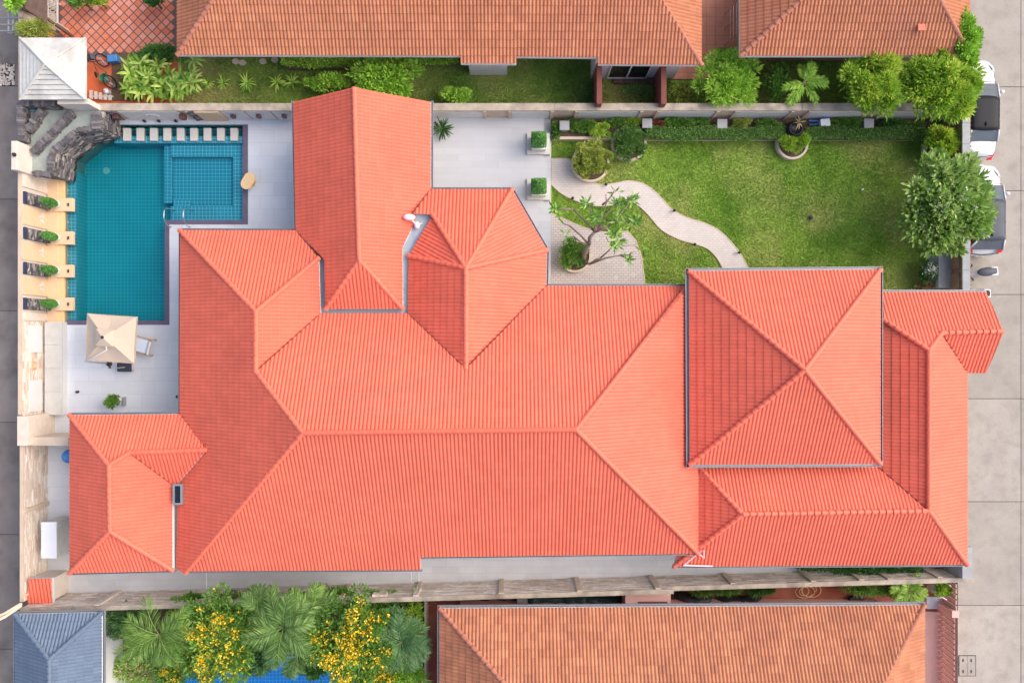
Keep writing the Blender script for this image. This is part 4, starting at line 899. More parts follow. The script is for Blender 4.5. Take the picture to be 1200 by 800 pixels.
x, y = P2(141, 470, .1); m = MB(); m.lathe([(.14, 0), (.2, .1), (.22, .32), (.19, .33), (.18, .27), (.01, .26)], x - .1, y, 18); tag(m.build('flower_pot', 'white_paint', None, smooth=True), 'round white pot on the pool deck with green plant', 'pot')
m = MB(); x2, y2 = P2(145, 470, 0); m.cbox(x2 + .1, y2, 0, .28, .05, .4); tag(m.build('door_stop', 'gutter_metal'), 'low grey upright plate beside white pot on deck', 'plate')
for px, py, lab in ((91, 459, 'small dark drain knob alone on pool deck'), (208, 464.5, 'small dark tap fitting on deck at main roof edge')):
    x, y = P2(px, py, .05); m = MB(); m.lathe([(.06, 0), (.06, .03), (.03, .05), (.03, .12), (.06, .13), (.04, .18)], x, y, 10); tag(m.build('deck_fitting', 'dark_metal'), lab, 'fitting')
# tank, barrel, tiled gate post
x0, y1 = P2(48, 611.5, 1.35); x1, y0 = P2(66, 654, 1.35); t = thing('water_tank', 'white box shaped tank beside stone faced wall', 'tank', ((x0 + x1) / 2, (y0 + y1) / 2, 0)); m = MB(); m.box(x0 + .02, x1 - .02, y0 + .02, y1 - .02, .1, 1.28); m.build('body', 'light_concrete', t, bevel=.03); m = MB(); m.box(x0, x1, y0, y1, 1.28, 1.36); m.build('lid', 'metal_white', t, bevel=.02)
m = MB(); m.box(x0 + .1, x1 - .1, y0 + .1, y1 - .1, 0, .1); m.build('plinth', 'grey_concrete', t)
x, y = P2(79, 535, .9); t = thing('barrel', 'blue plastic barrel half hidden under pavilion eave', 'barrel', (x, y, 0)); m = MB(); m.lathe([(.27, 0), (.3, .1), (.31, .45), (.3, .8), (.27, .9), (.24, .9), (.23, .86), (.01, .86)], x, y, 20); m.build('body', 'blue_plastic', t, smooth=True)
t = thing('gate_post', 'short white gate post capped with orange roof tiles', 'gate post', P(62, 690, 0)); m = MB(); m.pbox(36, 678, 61, 704, -.3, 1.32, zp=1.32); m.build('post', 'cream_paint', t)
CP = [dict(ps=[[(34,677),(61,677),(62,706),(33,706)]], e=((33,706),(62,706)), ze=1.4, t=.25)]
roof(t, 'cap', CP, [], 'orange_tile', 'orange_ridge')
# white pavilion in the corner
t = thing('pavilion', 'square corner pavilion with stained white board hip roof', 'pavilion', P(70, 85, 0)); ze = 2.6
C4 = [P(24, 45, ze), P(101, 45, ze), P(101, 117, ze), P(24, 117, ze)]; AP = P(53.5, 75.5, 3.25)
rb = MB(); NB = 7
for i in range(4):
    a, b, c = Vector(C4[i]), Vector(C4[(i + 1) % 4]), Vector(AP)
    for k in range(NB):
        f0, f1 = k / NB, (k + .98) / NB; p = [a.lerp(c, f0), b.lerp(c, f0), b.lerp(c, f1), a.lerp(c, f1)]; lift = Vector((0, 0, .06))
        s = MB(); s.hexa([p[1] - Vector((0, 0, .05)), p[0] - Vector((0, 0, .05)), p[3] - Vector((0, 0, .05)), p[2] - Vector((0, 0, .05)), p[1] + lift, p[0] + lift, p[3], p[2]]); s.build('roof_board', 'aged_white', t)
for q in C4: s = MB(); s.tube([Vector(q) + Vector((0, 0, .05)), Vector(AP) + Vector((0, 0, .05))], .05, 6); s.build('hip_trim', 'aged_white', t)
s = MB(); s.box(C4[0][0] + .2, C4[1][0] - 1.42, C4[2][1] + .18, C4[0][1] - .2, -.1, 2.5); s.build('wall', 'orange_wall', t)
s = MB(); s.add([Vector(q) - Vector((0, 0, .06)) for q in C4] + [Vector(AP) - Vector((0, 0, .03))], [(0, 1, 4), (1, 2, 4), (2, 3, 4), (3, 0, 4), (3, 2, 1, 0)]); s.build('roof_base', 'grey_concrete', t)

# ------------------------------------------------------------------ vehicles on the road
def car(label, loc, L, W, cowl, rf, rr, rg, hroof, roofmat, hatch, group):
    t = thing('parked_car', label, 'car', (0, 0, 0), group); w = W / 2; nose = L / 2
    Y = lambda d: nose - d
    st = [(0.0, .62, .50, .30), (.06, .78, .62, .22), (.22, .90, .72, .2), (.5, .97, .80, .2), (cowl, 1.0, .93, .2), (cowl + .6, 1.0, .95, .2), (rg - .5, 1.0, .98, .2), (rg, .99, 1.0, .2), (L - .25, .93, .98 if not hatch else .92, .22), (L - .06, .84, .86 if not hatch else .75, .25), (L, .72, .62, .32)]
    m = MB(); n = 9
    for d, k, zt, zb in st:
        ww = w * k
        for x, z in ((-.9, zb), (-1.0, zb + .12), (-1.0, zt * .72), (-.9, zt * .95), (0, zt + .03), (.9, zt * .95), (1.0, zt * .72), (1.0, zb + .12), (.9, zb)): m.v.append((x * ww, Y(d), z))
    for i in range(len(st) - 1):
        for k in range(n): m.f.append((i * n + k, i * n + (k + 1) % n, (i + 1) * n + (k + 1) % n, (i + 1) * n + k))
    m.f += [tuple(range(n))[::-1], tuple(range((len(st) - 1) * n, len(st) * n))]; m.r = [.5] * len(m.f)
    body = m.build('body', 'car_white', t, smooth=True); sb = body.modifiers.new('sub', 'SUBSURF'); sb.levels = 2; sb.render_levels = 2
    zb = .93; wb, wt = w * .93, w * .70
    # glass house
    def gl(name, q, mat):
        g = MB(); c = Vector((0, Y((rf + rr) / 2), 1.0)); q = [Vector(a) for a in q]; nn = (q[1] - q[0]).cross(q[2] - q[0]).normalized()
        if nn.dot(q[0] - c) < 0: nn = -nn
        g.add(q + [a - nn * .03 for a in q], [(0, 1, 2, 3), (7, 6, 5, 4), (0, 4, 5, 1), (1, 5, 6, 2), (2, 6, 7, 3), (3, 7, 4, 0)]); return g.build(name, mat, t)
    B = [(-wb, Y(cowl), zb), (wb, Y(cowl), zb), (wb * .96, Y(rg), zb + .06), (-wb * .96, Y(rg), zb + .06)]; Tt = [(-wt, Y(rf), hroof - .05), (wt, Y(rf), hroof - .05), (wt * .96, Y(rr), hroof - .06), (-wt * .96, Y(rr), hroof - .06)]
    gl('windscreen', [B[0], B[1], Tt[1], Tt[0]], 'car_screen'); gl('rear_window', [B[2], B[3], Tt[3], Tt[2]], 'car_screen')
    for s, (i, j) in enumerate(((1, 2), (0, 3))):
        o = gl('side_window', [B[i], B[j], Tt[j], Tt[i]], 'car_glass')
        p = MB(); sgn = 1 if i == 1 else -1; yy = Y((rf + rr) / 2 + .1); p.tube([(sgn * wb * 1.0, yy, zb + .02), (sgn * wt * 1.005, yy, hroof - .06)], .035, 6); p.build('door_pillar', 'car_black', t)
    for i in range(4): p = MB(); p.tube([B[i], Tt[i]], [.045, .04], 6); p.build('roof_pillar', 'car_white', t, smooth=True)
    r = MB(); N = 8
    for a in range(N + 1):
        for b in range(N + 1):
            v = a / N; u = b / N * 2 - 1; k = 1 - .02 * v; y0 = Y(rf - .03) + (Y(rr + .03) - Y(rf - .03)) * v - (.10 * (u * u) * (1 - 2 * v) * (1 if v < .5 else .6)); r.v.append((u * wt * 1.06 * k, y0, hroof - .06 + .075 * (1 - u ** 4) * (1 - (2 * v - 1) ** 6 * .7)))
    for a in range(N):
        for b in range(N): r.f.append((a * (N + 1) + b, (a + 1) * (N + 1) + b, (a + 1) * (N + 1) + b + 1, a * (N + 1) + b + 1))
    r.r = [.5] * len(r.f); ro = r.build('roof', roofmat, t, smooth=True); so = ro.modifiers.new('thick', 'SOLIDIFY'); so.thickness = .03
    p = MB(); p.cbox(0, Y(rr - .25), hroof + .0, hroof + .07, .05, .16); p.build('aerial', 'car_black', ro)
    for sx in (-1, 1):
        p = MB(); p.ball((sx * (w + .09), Y(cowl + .38), 1.0), .12, .09, .08, 10, 6); p.build('wing_mirror', 'car_white', t, smooth=True)
        p = MB(); q = [(sx * w * .52, Y(.13), .62), (sx * w * .86, Y(.30), .64), (sx * w * .9, Y(.62), .78), (sx * w * .72, Y(.42), .755)]; p.add(q + [(a, b, c + .02) for a, b, c in q], [(0, 1, 2, 3), (7, 6, 5, 4), (0, 4, 5, 1), (1, 5, 6, 2), (2, 6, 7, 3), (3, 7, 4, 0)]); p.build('headlight', 'headlamp', t)
        zl = (.62 if not hatch else .96); L_ = L; L = L + (.16 if not hatch else 0); p = MB(); q = [(sx * w * .98, Y(L - .42), zl), (sx * w * .74, Y(L - .30), zl + .03), (sx * w * .6, Y(L - .1), zl - .09), (sx * w * .88, Y(L - .12), zl - .12)]; p.add(q + [(a, b, c + .05) for a, b, c in q], [(0, 1, 2, 3), (7, 6, 5, 4), (0, 4, 5, 1), (1, 5, 6, 2), (2, 6, 7, 3), (3, 7, 4, 0)]); p.build('taillight', 'tail_red', t); L = L_
        for d in (.82, L - .85):
            wv = MB(); 
            for xx, rr_ in ((sx * (w - .16), .30), (sx * (w - .15), .31), (sx * (w - .0), .31), (sx * (w + .012), .29)): wv.v += [(xx, Y(d) + rr_ * math.cos(a), .31 + rr_ * math.sin(a)) for a in np.linspace(0, 2 * math.pi, 20, endpoint=False)]
            for i in range(3):
                for k in range(20): wv.f.append((i * 20 + k, i * 20 + (k + 1) % 20, (i + 1) * 20 + (k + 1) % 20, (i + 1) * 20 + k))
            wv.f += [tuple(range(20)), tuple(range(60, 80))]; wv.r = [.5] * len(wv.f); wo = wv.build('wheel', 'rubber', t)
            rim = MB(); rim.v = [(sx * (w + .016), Y(d) + .19 * math.cos(a), .31 + .19 * math.sin(a)) for a in np.linspace(0, 2 * math.pi, 16, endpoint=False)]; rim.f = [tuple(range(16))]; rim.r = [.5]; rim.build('rim', 'steel', wo)
    # shut lines and plates
    for d, zz in ((cowl - .02, .955),): p = MB(); p.tube([(-w * .86, Y(d) + .03, zz - .02), (0, Y(d) + .09, zz + .008), (w * .86, Y(d) + .03, zz - .02)], .012, 5); p.build('wiper_cowl', 'car_black', t)
    p = MB(); p.tube([(-w * .8, Y(L - .10), .80), (0, Y(L - .02), .74), (w * .8, Y(L - .10), .80)], .02, 5); p.build('tail_trim', 'dark_metal', t)
    p = MB(); p.cbox(0, Y(-.005), .35, .46, .45, .02); p.build('number_plate', 'metal_white', t); p = MB(); p.cbox(0, Y(L + .005), .45, .56, .45, .02); p.build('number_plate', 'metal_white', t)
    t.location = loc; return t
bx, by = P2(1147, 125.5, .75)
car('white saloon car with black roof parked nose away beside garden wall', (bx, by, RZ), 4.45, 1.74, 1.2, 1.9, 3.38, 3.78, 1.44, 'car_black', False, 'cars parked beside the garden wall')
bx, by = P2(1153.5, 245, .75)
car('white hatchback with grey roof and red taillights beside the plumeria tree', (bx, by, RZ), 4.1, 1.74, 1.0, 1.7, 3.5, 3.86, 1.46, 'car_grey', True, 'cars parked beside the garden wall')
def scooter(label, loc, seatmat, bodymat, rz):
    t = thing('scooter', label, 'scooter', (0, 0, 0))
    m = MB(); m.tube([(0, -.75, .55), (0, -.55, .66), (0, -.1, .66), (0, .05, .5), (0, .25, .32), (0, .5, .38), (0, .62, .8), (0, .56, 1.0)], [.08, .17, .17, .15, .12, .14, .16, .08], 10); m.build('body', bodymat, t, smooth=True)
    m = MB(); m.lathe([(.01, .74), (.16, .74), (.2, .79), (.17, .85), (.01, .86)], 0, -.38, 20, 1.0, 2.3); m.build('seat', seatmat, t, smooth=True)
    m = MB(); m.ball((0, .7, .5), .11, .26, .1, 10, 6); m.build('mudguard', bodymat, t, smooth=True)
    m = MB(); m.ball((0, .68, .88), .16, .12, .16, 12, 8); m.build('front_cowl', bodymat, t, smooth=True); m = MB(); m.ball((0, .78, .86), .09, .05, .08, 10, 6); m.build('headlight', 'headlamp', t, smooth=True)
    m = MB(); m.tube([(-.34, .42, 1.02), (-.16, .55, 1.04), (.16, .55, 1.04), (.34, .42, 1.02)], .022, 8); m.build('handlebar', 'dark_metal', t)
    for s in (-1, 1):
        m = MB(); m.tube([(s * .24, .5, 1.04), (s * .3, .54, 1.2)], .01, 5); m.ball((s * .31, .54, 1.22), .07, .02, .045, 8, 5); m.build('mirror', 'dark_metal', t)
    for y in (.72, -.62):
        m = MB()
        for xx, r_ in ((-.05, .2), (-.04, .26), (.04, .26), (.05, .2)): m.v += [(xx, y + r_ * math.cos(a), .27 + r_ * math.sin(a)) for a in np.linspace(0, 2 * math.pi, 18, endpoint=False)]
        for i in range(3):
            for k in range(18): m.f.append((i * 18 + k, i * 18 + (k + 1) % 18, (i + 1) * 18 + (k + 1) % 18, (i + 1) * 18 + k))
        m.f += [tuple(range(18)), tuple(range(54, 72))]; m.r = [.5] * len(m.f); m.build('wheel', 'rubber', t)
    m = MB(); m.tube([(-.16, -.86, .74), (-.16, -.5, .82), (.16, -.5, .82), (.16, -.86, .74), (-.16, -.86, .74)], .018, 6); m.build('grab_rail', 'steel', t)
    m = MB(); m.cbox(0, -.9, .55, .62, .14, .04); m.build('taillight', 'tail_red', t)
    t.location = loc; t.rotation_euler[2] = rz; return t
x, y = P2(1148, 319, .7); scooter('white scooter with grey seat parked beside garden wall', (x, y, RZ), 'car_grey', 'car_white', R(95))
x, y = P2(1142, 341, .7); scooter('dark seated scooter half hidden under orange carport roof edge', (x - .1, y - .12, RZ), 'car_black', 'car_white', R(92))
# street fittings
mh = thing('manhole', 'pair of square concrete drain covers in road beside slatted gate', 'manhole', P(1134, 780, RZ))
for px in (1124, 1133.5):
    m = MB(); m.pbox(px, 768, px + 9.2, 791, RZ, RZ + .02, zp=RZ); o = m.build('cover', 'road_concrete', mh)
    for py in (773, 786): m = MB(); m.pbox(px + 3.6, py - 1.7, px + 5.0, py + 1.7, RZ + .02, RZ + .03, zp=RZ); m.build('lifting_slot', 'black_plastic', o)
m = MB(); m.pbox(1123, 767.2, 1143.6, 791.8, RZ + .002, RZ + .008, zp=RZ); m.build('frame', 'joint', mh)
gr = MB(); m = MB(); m.pbox(-2, 75, 17.5, 101, RZ, RZ + .006, zp=RZ); dg = m.build('drain_strip', 'joint'); tag(dg, 'strip of loose pebbles across the dark lane', 'drain')
gx0, gy1 = P2(-1, 76, RZ); gx1, gy0 = P2(17, 100, RZ); m = MB()
for k in range(160): m.ball((random.uniform(gx0, gx1), random.uniform(gy0, gy1), RZ + .02), random.uniform(.03, .07), random.uniform(.03, .07), .03, 6, 4, rnd=random.random())
stuff(m.build('pebbles', 'old_stone', dg))

# ------------------------------------------------------------------ neighbours' yards
sf = thing('fence', 'pink and brown slatted fence at the road beside terracotta roofed house', 'fence', P(1110, 760, 0)); xf = P2(1118.5, 0, 1.2)[0]
yA, yB = P2(0, 724, 1.2)[1], P2(0, 960, 1.2)[1]; n = int((yA - yB) / .235)
for k in range(n):
    y = yA - .235 * k; m = MB(); m.box(xf - .02, xf + .02, y - .18, y, .02, 1.2); m.build('slat', 'pink_wall', sf)
m = MB(); m.box(xf + .021, xf + .08, yB, yA, 1.08, 1.22); m.box(xf + .021, xf + .08, yB, yA, .1, .2); m.build('rail', 'red_wall', sf)
m = MB(); m.cbox(xf, yA + .2, -.3, 1.3, .3, .3); m.build('post', 'pink_wall', sf)
m = MB(); m.box(xf - 1.0, xf - .85, yB, yA, -.04, .18); m.build('kerb', 'warm_stone', sf)
yA, yB = P2(0, 684, 1.2)[1], P2(0, 716, 1.2)[1]; n = 5
for k in range(n): y = yA - (yA - yB) * k / n; m = MB(); m.box(xf + .06, xf + .1, y - .18, y, .02, 1.2); m.build('slat', 'pink_wall', sf)
m = MB(); m.pbox(1086, 699, 1110, 713, -.04, .1, zp=.1); o = m.build('drain_slab', 'deck_tile'); tag(o, 'pale blue grey slab beside red slatted fence', 'slab')
m = MB(); m.pbox(1092, 684, 1114, 694, -.04, .45, zp=.4); o = m.build('planter_trough', 'light_concrete'); tag(o, 'white trough with yellow green plants behind stone wall', 'planter')
def tarp(label, px0, px1, py0, py1, z, mat):
    x0, y1 = P2(px0, py0, z); x1, y0 = P2(px1, py1, z); nx, ny = max(8, int((x1 - x0) / .18)), 8; m = MB()
    rg = np.random.default_rng(int(px0)); hh = z * (.55 + .5 * rg.random((nx + 1, ny + 1)))
    for i in range(nx + 1):
        for j in range(ny + 1):
            e = min(i, nx - i, 2) / 2 * min(j, ny - j, 2) / 2; wob = .1 * math.sin(i * 1.7) ; m.v.append((x0 + (x1 - x0) * i / nx, y0 - .5 + (y1 - y0 + .5) * j / ny + (wob if j in (0, ny) else 0) * .5, -.04 + hh[i, j] * min(1, e + (.0 if e == 0 else .25))))
    for i in range(nx):
        for j in range(ny): m.f.append((i * (ny + 1) + j, (i + 1) * (ny + 1) + j, (i + 1) * (ny + 1) + j + 1, i * (ny + 1) + j + 1))
    m.r = [.5] * len(m.f); o = m.build('tarpaulin', mat, None, smooth=True); return tag(o, label, 'tarpaulin')
tarp('crumpled black tarpaulin along the red yard near left roof hip', 546, 612, 704, 712, .5, 'black_tarp')
tarp('dark green tarpaulin bundle between stone wall and terracotta roof', 613, 734, 698, 712, .8, 'green_tarp')
tarp('grey black tarpaulin mound beside the pink wall and hose ring', 796, 840, 700, 712, .7, 'black_tarp')
tarp('low black tarpaulin stretched beside coiled garden hose', 842, 898, 702, 712, .6, 'black_tarp')
m = MB(); m.pbox(606, 701.5, 618, 707, -.04, .85, zp=.85); o = m.build('storage_crate', 'grey_concrete', None, bevel=.02); tag(o, 'small grey crate between black and green tarpaulins', 'crate')
t = thing('lean_to', 'pink rendered outhouse block between stone wall and terracotta roof', 'outhouse', P(755, 705, 0)); m = MB(); m.pbox(733, 694, 786, 716, -.05, 1.6, zp=1.6); m.build('block', 'pink_wall', t); m = MB(); m.pbox(748, 704.5, 782, 716, 1.602, 1.64, zp=1.62); m.build('hatch', 'red_wall', t)
def coil(label, px, py, r, turns, mat, z=.0, tr=.018):
    x, y = P2(px, py, z); pts = []
    for k in range(turns * 16): a = k * 2 * math.pi / 16; rr = r * (1 + .3 * math.sin(k * .37) + .25 * math.sin(k * .11)); pts.append((x + rr * math.cos(a) + .18 * math.sin(k * .09), y + rr * .75 * math.sin(a), z + .02 + .012 * (k / 16)))
    m = MB(); m.tube(pts, tr, 5); o = m.build('garden_hose', mat, None, smooth=True); return tag(o, label, 'hose')
coil('loosely coiled beige garden hose on the red yard', 947, 693, .34, 4, 'dry_hose' if 'dry_hose' in MATS else 'fabric_tan')
coil('small dark hose ring beside pink outhouse', 794, 698, .22, 3, 'black_plastic', tr=.03)
x, y = P2(1004, 704, .2); m = MB(); m.lathe([(.2, -.04), (.28, .1), (.26, .2), (.22, .2), (.02, .18)], x, y, 16, 1.4, .8); tag(m.build('basin', 'black_plastic', None, smooth=True), 'dark oval basin on red yard by the roof eave', 'basin')
# north-east corner between the houses
t = thing('drying_rack', 'folded metal drying rack beside terracotta roof edge', 'rack', P(861, 25, 0)); x, y = P2(861, 25, 1)
for s in (-.5, 0, .5): m = MB(); m.tube([(x - .2, y + s * 1.4, .0), (x + .1, y + s * 1.4 + .1, 1.0)], .02, 6); m.build('leg', 'steel', t)
for z in (.5, .75, 1.0): m = MB(); m.tube([(x - .2 + .3 * z, y - .75, z), (x - .2 + .3 * z, y + .8, z)], .015, 6); m.build('bar', 'steel', t)
# left corner: neighbour's gate wall, lattice, brown canopy and metal rails
t = thing('boundary_wall', 'cream neighbouring wall beside lane and white roofed pavilion', 'wall', (XW, 14, 0)); m = MB(); m.box(XW, XI, yw(117.5), yw(-90), -.3, 1.8); m.build('wall_body', 'cream_paint', t); m = MB(); m.box(XW - .03, XI + .03, yw(117.5), yw(-90), 1.802, 1.88); m.build('coping', 'warm_stone', t)
t = thing('lean_to', 'flat brown canopy over cream wall behind the shrubs', 'canopy', P(42, 8, 0)); m = MB(); q = [P(29, -30, 2.3), P(29, 10, 2.3), P(54, 26, 2.3), P(54, -30, 2.3)]; m.add(q + [(a, b, c - .1) for a, b, c in q], [(0, 1, 2, 3), (7, 6, 5, 4), (0, 4, 5, 1), (1, 5, 6, 2), (2, 6, 7, 3), (3, 7, 4, 0)]); m.build('roof_sheet', 'brown_wood', t)
for px, py in ((31, -10), (52, 20), (52, -20)): m = MB(); x, y = P2(px, py, 2.2); m.cbox(x, y, -.05, 2.2, .1, .1); m.build('post', 'brown_wood', t)
m = MB(); m.pbox(26, -20, 56, 30, -.05, .6, zp=.6); o = m.build('raised_plinth', 'cream_paint'); tag(o, 'cream plinth below the brown canopy', 'plinth')
t = thing('lattice_screen', 'pale lattice screen beside diagonal clay tiles', 'screen', P(60, 12, 0)); x0, y1 = P2(54.5, -6, 1.0); x1, y0 = P2(67, 27, 1.0)
for q in ((x0, x0 + .05, y0, y1), (x1 - .05, x1, y0, y1), (x0 + .05, x1 - .05, y0, y0 + .05), (x0 + .05, x1 - .05, y1 - .05, y1)): m = MB(); m.box(*q, .9, .98); m.build('frame_bar', 'light_concrete', t)
for k in range(7):
    for s in (-1, 1): 
        yy = y0 + .1 + (y1 - y0 - .2) * k / 7; m = MB(); h = (y1 - y0) / 7; a = (x0 + .03, yy if s > 0 else yy + h, .94 + s * .012); b = (x1 - .03, yy + h if s > 0 else yy, .94 + s * .012); m.tube([a, b], .02, 4); m.build('slat', 'light_concrete', t)
for q in ((x0 + .03, y0 + .03), (x1 - .03, y0 + .03), (x0 + .03, y1 - .03), (x1 - .03, y1 - .03)): m = MB(); m.cbox(*q, -.05, .9, .05, .05); m.build('leg', 'light_concrete', t)
t = thing('gate_rails', 'grey metal rails projecting over the dark lane', 'gate', P(14, 20, 0))
for k, py in enumerate((4.5, 12.5, 21, 29, 36.5)): m = MB(); a, b = P(-40, py, 1.9), P(27, py, 1.9); m.tube([a, b], .035, 6); m.build('rail', 'gutter_metal', t)
for px in (10, 15): m = MB(); m.pbox(px - .9, -20, px + .9, 39, 1.82, 1.865, zp=1.85); m.build('track', 'grey_concrete', t)
for py in (-15, 38): m = MB(); x, y = P2(12.5, py, 1.8); m.cbox(x, y, RZ, 1.82, .12, .12); m.build('post', 'grey_concrete', t)
# cables and pole at the lower left
m = MB(); m.tube([P(-15, 732, 5.2), P(6, 722, 4.9), P(25, 709, 4.5)], .06, 8); m.tube([P(-15, 727, 5.2), P(6, 718, 4.9), P(24, 707, 4.5)], .05, 8); m.tube([P(24, 708, 4.5), P(24, 708, RZ)], .07, 8); tag(m.build('utility_bracket', 'warm_stone'), 'cream pole arm reaching over lane beside blue grey roof', 'pole')
# lawn patio objects: bicycle, bucket, slatted pallet
bt = thing('bicycle', 'old bicycle leaning on clay patio beside white roofed pavilion', 'bicycle', (0, 0, 0))
def wheel(y, r=.33):
    m = MB(); n = 20
    for xx, rr in ((-.02, r), (.02, r), (.02, r - .05), (-.02, r - .05)): m.v += [(xx, y + rr * math.cos(a), r + rr * math.sin(a)) for a in np.linspace(0, 2 * math.pi, n, endpoint=False)]
    for i in range(4):
        for k in range(n): m.f.append((i * n + k, i * n + (k + 1) % n, ((i + 1) % 4) * n + (k + 1) % n, ((i + 1) % 4) * n + k))
    m.r = [.5] * len(m.f); o = m.build('wheel', 'rubber', bt); s = MB()
    for k in range(8): a = math.pi * k / 8; s.tube([(0, y - (r - .05) * math.cos(a), r - (r - .05) * math.sin(a)), (0, y + (r - .05) * math.cos(a), r + (r - .05) * math.sin(a))], .006, 4)
    s.build('spokes', 'steel', o)
wheel(-.52); wheel(.52)
m = MB(); m.tube([(0, -.52, .33), (0, -.1, .33), (0, -.2, .8), (0, -.52, .33)], .02, 6); m.tube([(0, -.1, .33), (0, .38, .8), (0, -.18, .75)], .02, 6); m.tube([(0, .52, .33), (0, .36, .95)], .02, 6); m.build('bike_frame', 'dark_metal', bt)
m = MB(); m.tube([(-.3, .28, 1.0), (-.1, .36, .98), (.1, .36, .98), (.3, .28, 1.0)], .018, 6); m.build('handlebar', 'steel', bt); m = MB(); m.ball((0, -.22, .88), .1, .15, .05, 10, 5); m.build('saddle', 'black_plastic', bt, smooth=True)
m = MB(); m.cbox(0, .58, .75, .95, .34, .26); m.build('basket', 'car_grey', bt)
x, y = P2(126, 80, .5); bt.location = (x, y, .02); bt.rotation_euler = (R(0), R(-34), R(20))
x, y = P2(131, 68, .35); m = MB(); m.cbox(x, y, 0, .35, .45, .32, .1); tag(m.build('storage_box', 'blue_plastic', None, bevel=.03), 'blue plastic box on clay patio beside the bicycle', 'box')
x, y = P2(124, 91, .3); m = MB(); m.lathe([(.14, 0), (.2, .3), (.17, .3), (.13, .03)], x - .1, y, 16); tag(m.build('bucket', 'green_plastic'), 'green plastic bucket beside the bicycle', 'bucket')
x, y = P2(124, 109, .3); m = MB(); m.lathe([(.1, 0), (.12, .3), (.05, .36), (.04, .42)], x, y + .1, 14); tag(m.build('water_bottle', 'cushion'), 'pale blue plastic jar standing by slatted pallet', 'jar')
t = thing('pallet', 'white slatted pallet beside the garden wall and pavilion', 'pallet', P(118, 112, 0))
for k in range(5): m = MB(); m.pbox(105 + k * 5.6, 106 + k * 1.4, 108.6 + k * 5.6, 116 + k * .4, .12, .18, zp=.15); m.build('slat', 'light_concrete', t)
m = MB(); m.pbox(104, 112, 132, 114, -.02, .118, zp=.1); m.build('bearer', 'light_concrete', t)
m = MB(); m.pbox(131, 62, 165, 118, -.03, .0, zp=0); structure(m.build('bare_earth', 'soil'), 'bare brown earth patch beside the large leaved plants', 'ground')
# stepping stones in the shaded lawn
for k, (px, py) in enumerate(((276,72),(284,73.5),(308,72),(322,70))):
    x, y = P2(px, py); m = MB(); m.lathe([(.17, -.06), (.17, .0), (.15, .02)], x, y, 14, 1, .85); tag(m.build('stepping_stone', 'warm_stone'), 'round pinkish stepping stone by eave, %s from broad leaved clump' % ('first', 'second', 'third', 'fourth')[k], 'stone', 'stepping stones by the eave')
# neighbour's blue pool
np_ = thing('swimming_pool', 'bright blue tiled pool below palms and yellow flowers', 'swimming pool', P(300, 800, -1)); m = MB(); m.pbox(185, 770, 420, 960, -1.6, -1.1, zp=-.1); m.build('basin', 'blue_pool_tile', np_)
m = MB()
for q in ((183, 768, 187, 960), (418, 768, 422, 960), (187.2, 768, 417.8, 774)): m.pbox(*q, -1.1, -.1, zp=-.1)
m.build('basin_wall', 'blue_pool_tile', np_); m = MB(); m.pbox(187.1, 774.1, 417.9, 960, -1.09, -.2, zp=-.1); m.build('water', 'blue_water', np_)
m = MB(); m.pbox(122, 720, 126, 960, -.3, .35, zp=.3); tag(m.build('garden_kerb', 'light_concrete'), 'thin white kerb beside blue grey roofed pavilion', 'kerb')
m = MB(); m.pbox(497.2, 702, 499.5, 960, -.3, .8, zp=.8); tag(m.build('side_fence', 'cream_paint'), 'thin cream divider wall between palms and red yard', 'wall')
m = MB(); m.tube([P(165, 806, .1), P(172, 797, .15), P(181, 792, .15), P(186, 788, .1)], .12, 8); tag(m.build('pool_edge_log', 'fabric_tan', None, smooth=True), 'tan curved log edging beside blue pool', 'edging')
m = MB(); m.pbox(128, 770, 184, 860, -.3, -.1, zp=-.1); structure(m.build('stone_path', 'grey_concrete'), 'grey stone path under the palms', 'path')

# ------------------------------------------------------------------ vegetation
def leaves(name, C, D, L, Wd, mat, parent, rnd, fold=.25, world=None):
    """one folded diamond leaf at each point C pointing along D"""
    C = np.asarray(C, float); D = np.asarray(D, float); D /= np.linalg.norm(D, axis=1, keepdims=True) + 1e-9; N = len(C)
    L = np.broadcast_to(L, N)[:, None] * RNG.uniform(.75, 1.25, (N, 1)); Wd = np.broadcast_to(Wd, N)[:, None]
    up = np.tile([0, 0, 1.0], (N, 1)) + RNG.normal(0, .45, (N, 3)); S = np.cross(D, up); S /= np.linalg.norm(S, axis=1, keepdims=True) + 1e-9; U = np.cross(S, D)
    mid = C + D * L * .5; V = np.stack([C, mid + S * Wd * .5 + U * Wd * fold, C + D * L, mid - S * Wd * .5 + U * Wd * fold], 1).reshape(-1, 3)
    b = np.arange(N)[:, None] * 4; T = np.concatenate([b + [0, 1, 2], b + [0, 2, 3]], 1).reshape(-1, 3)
    return npmesh(name, V, T, mat, parent, np.repeat(np.clip(rnd, 0, 1), 2))
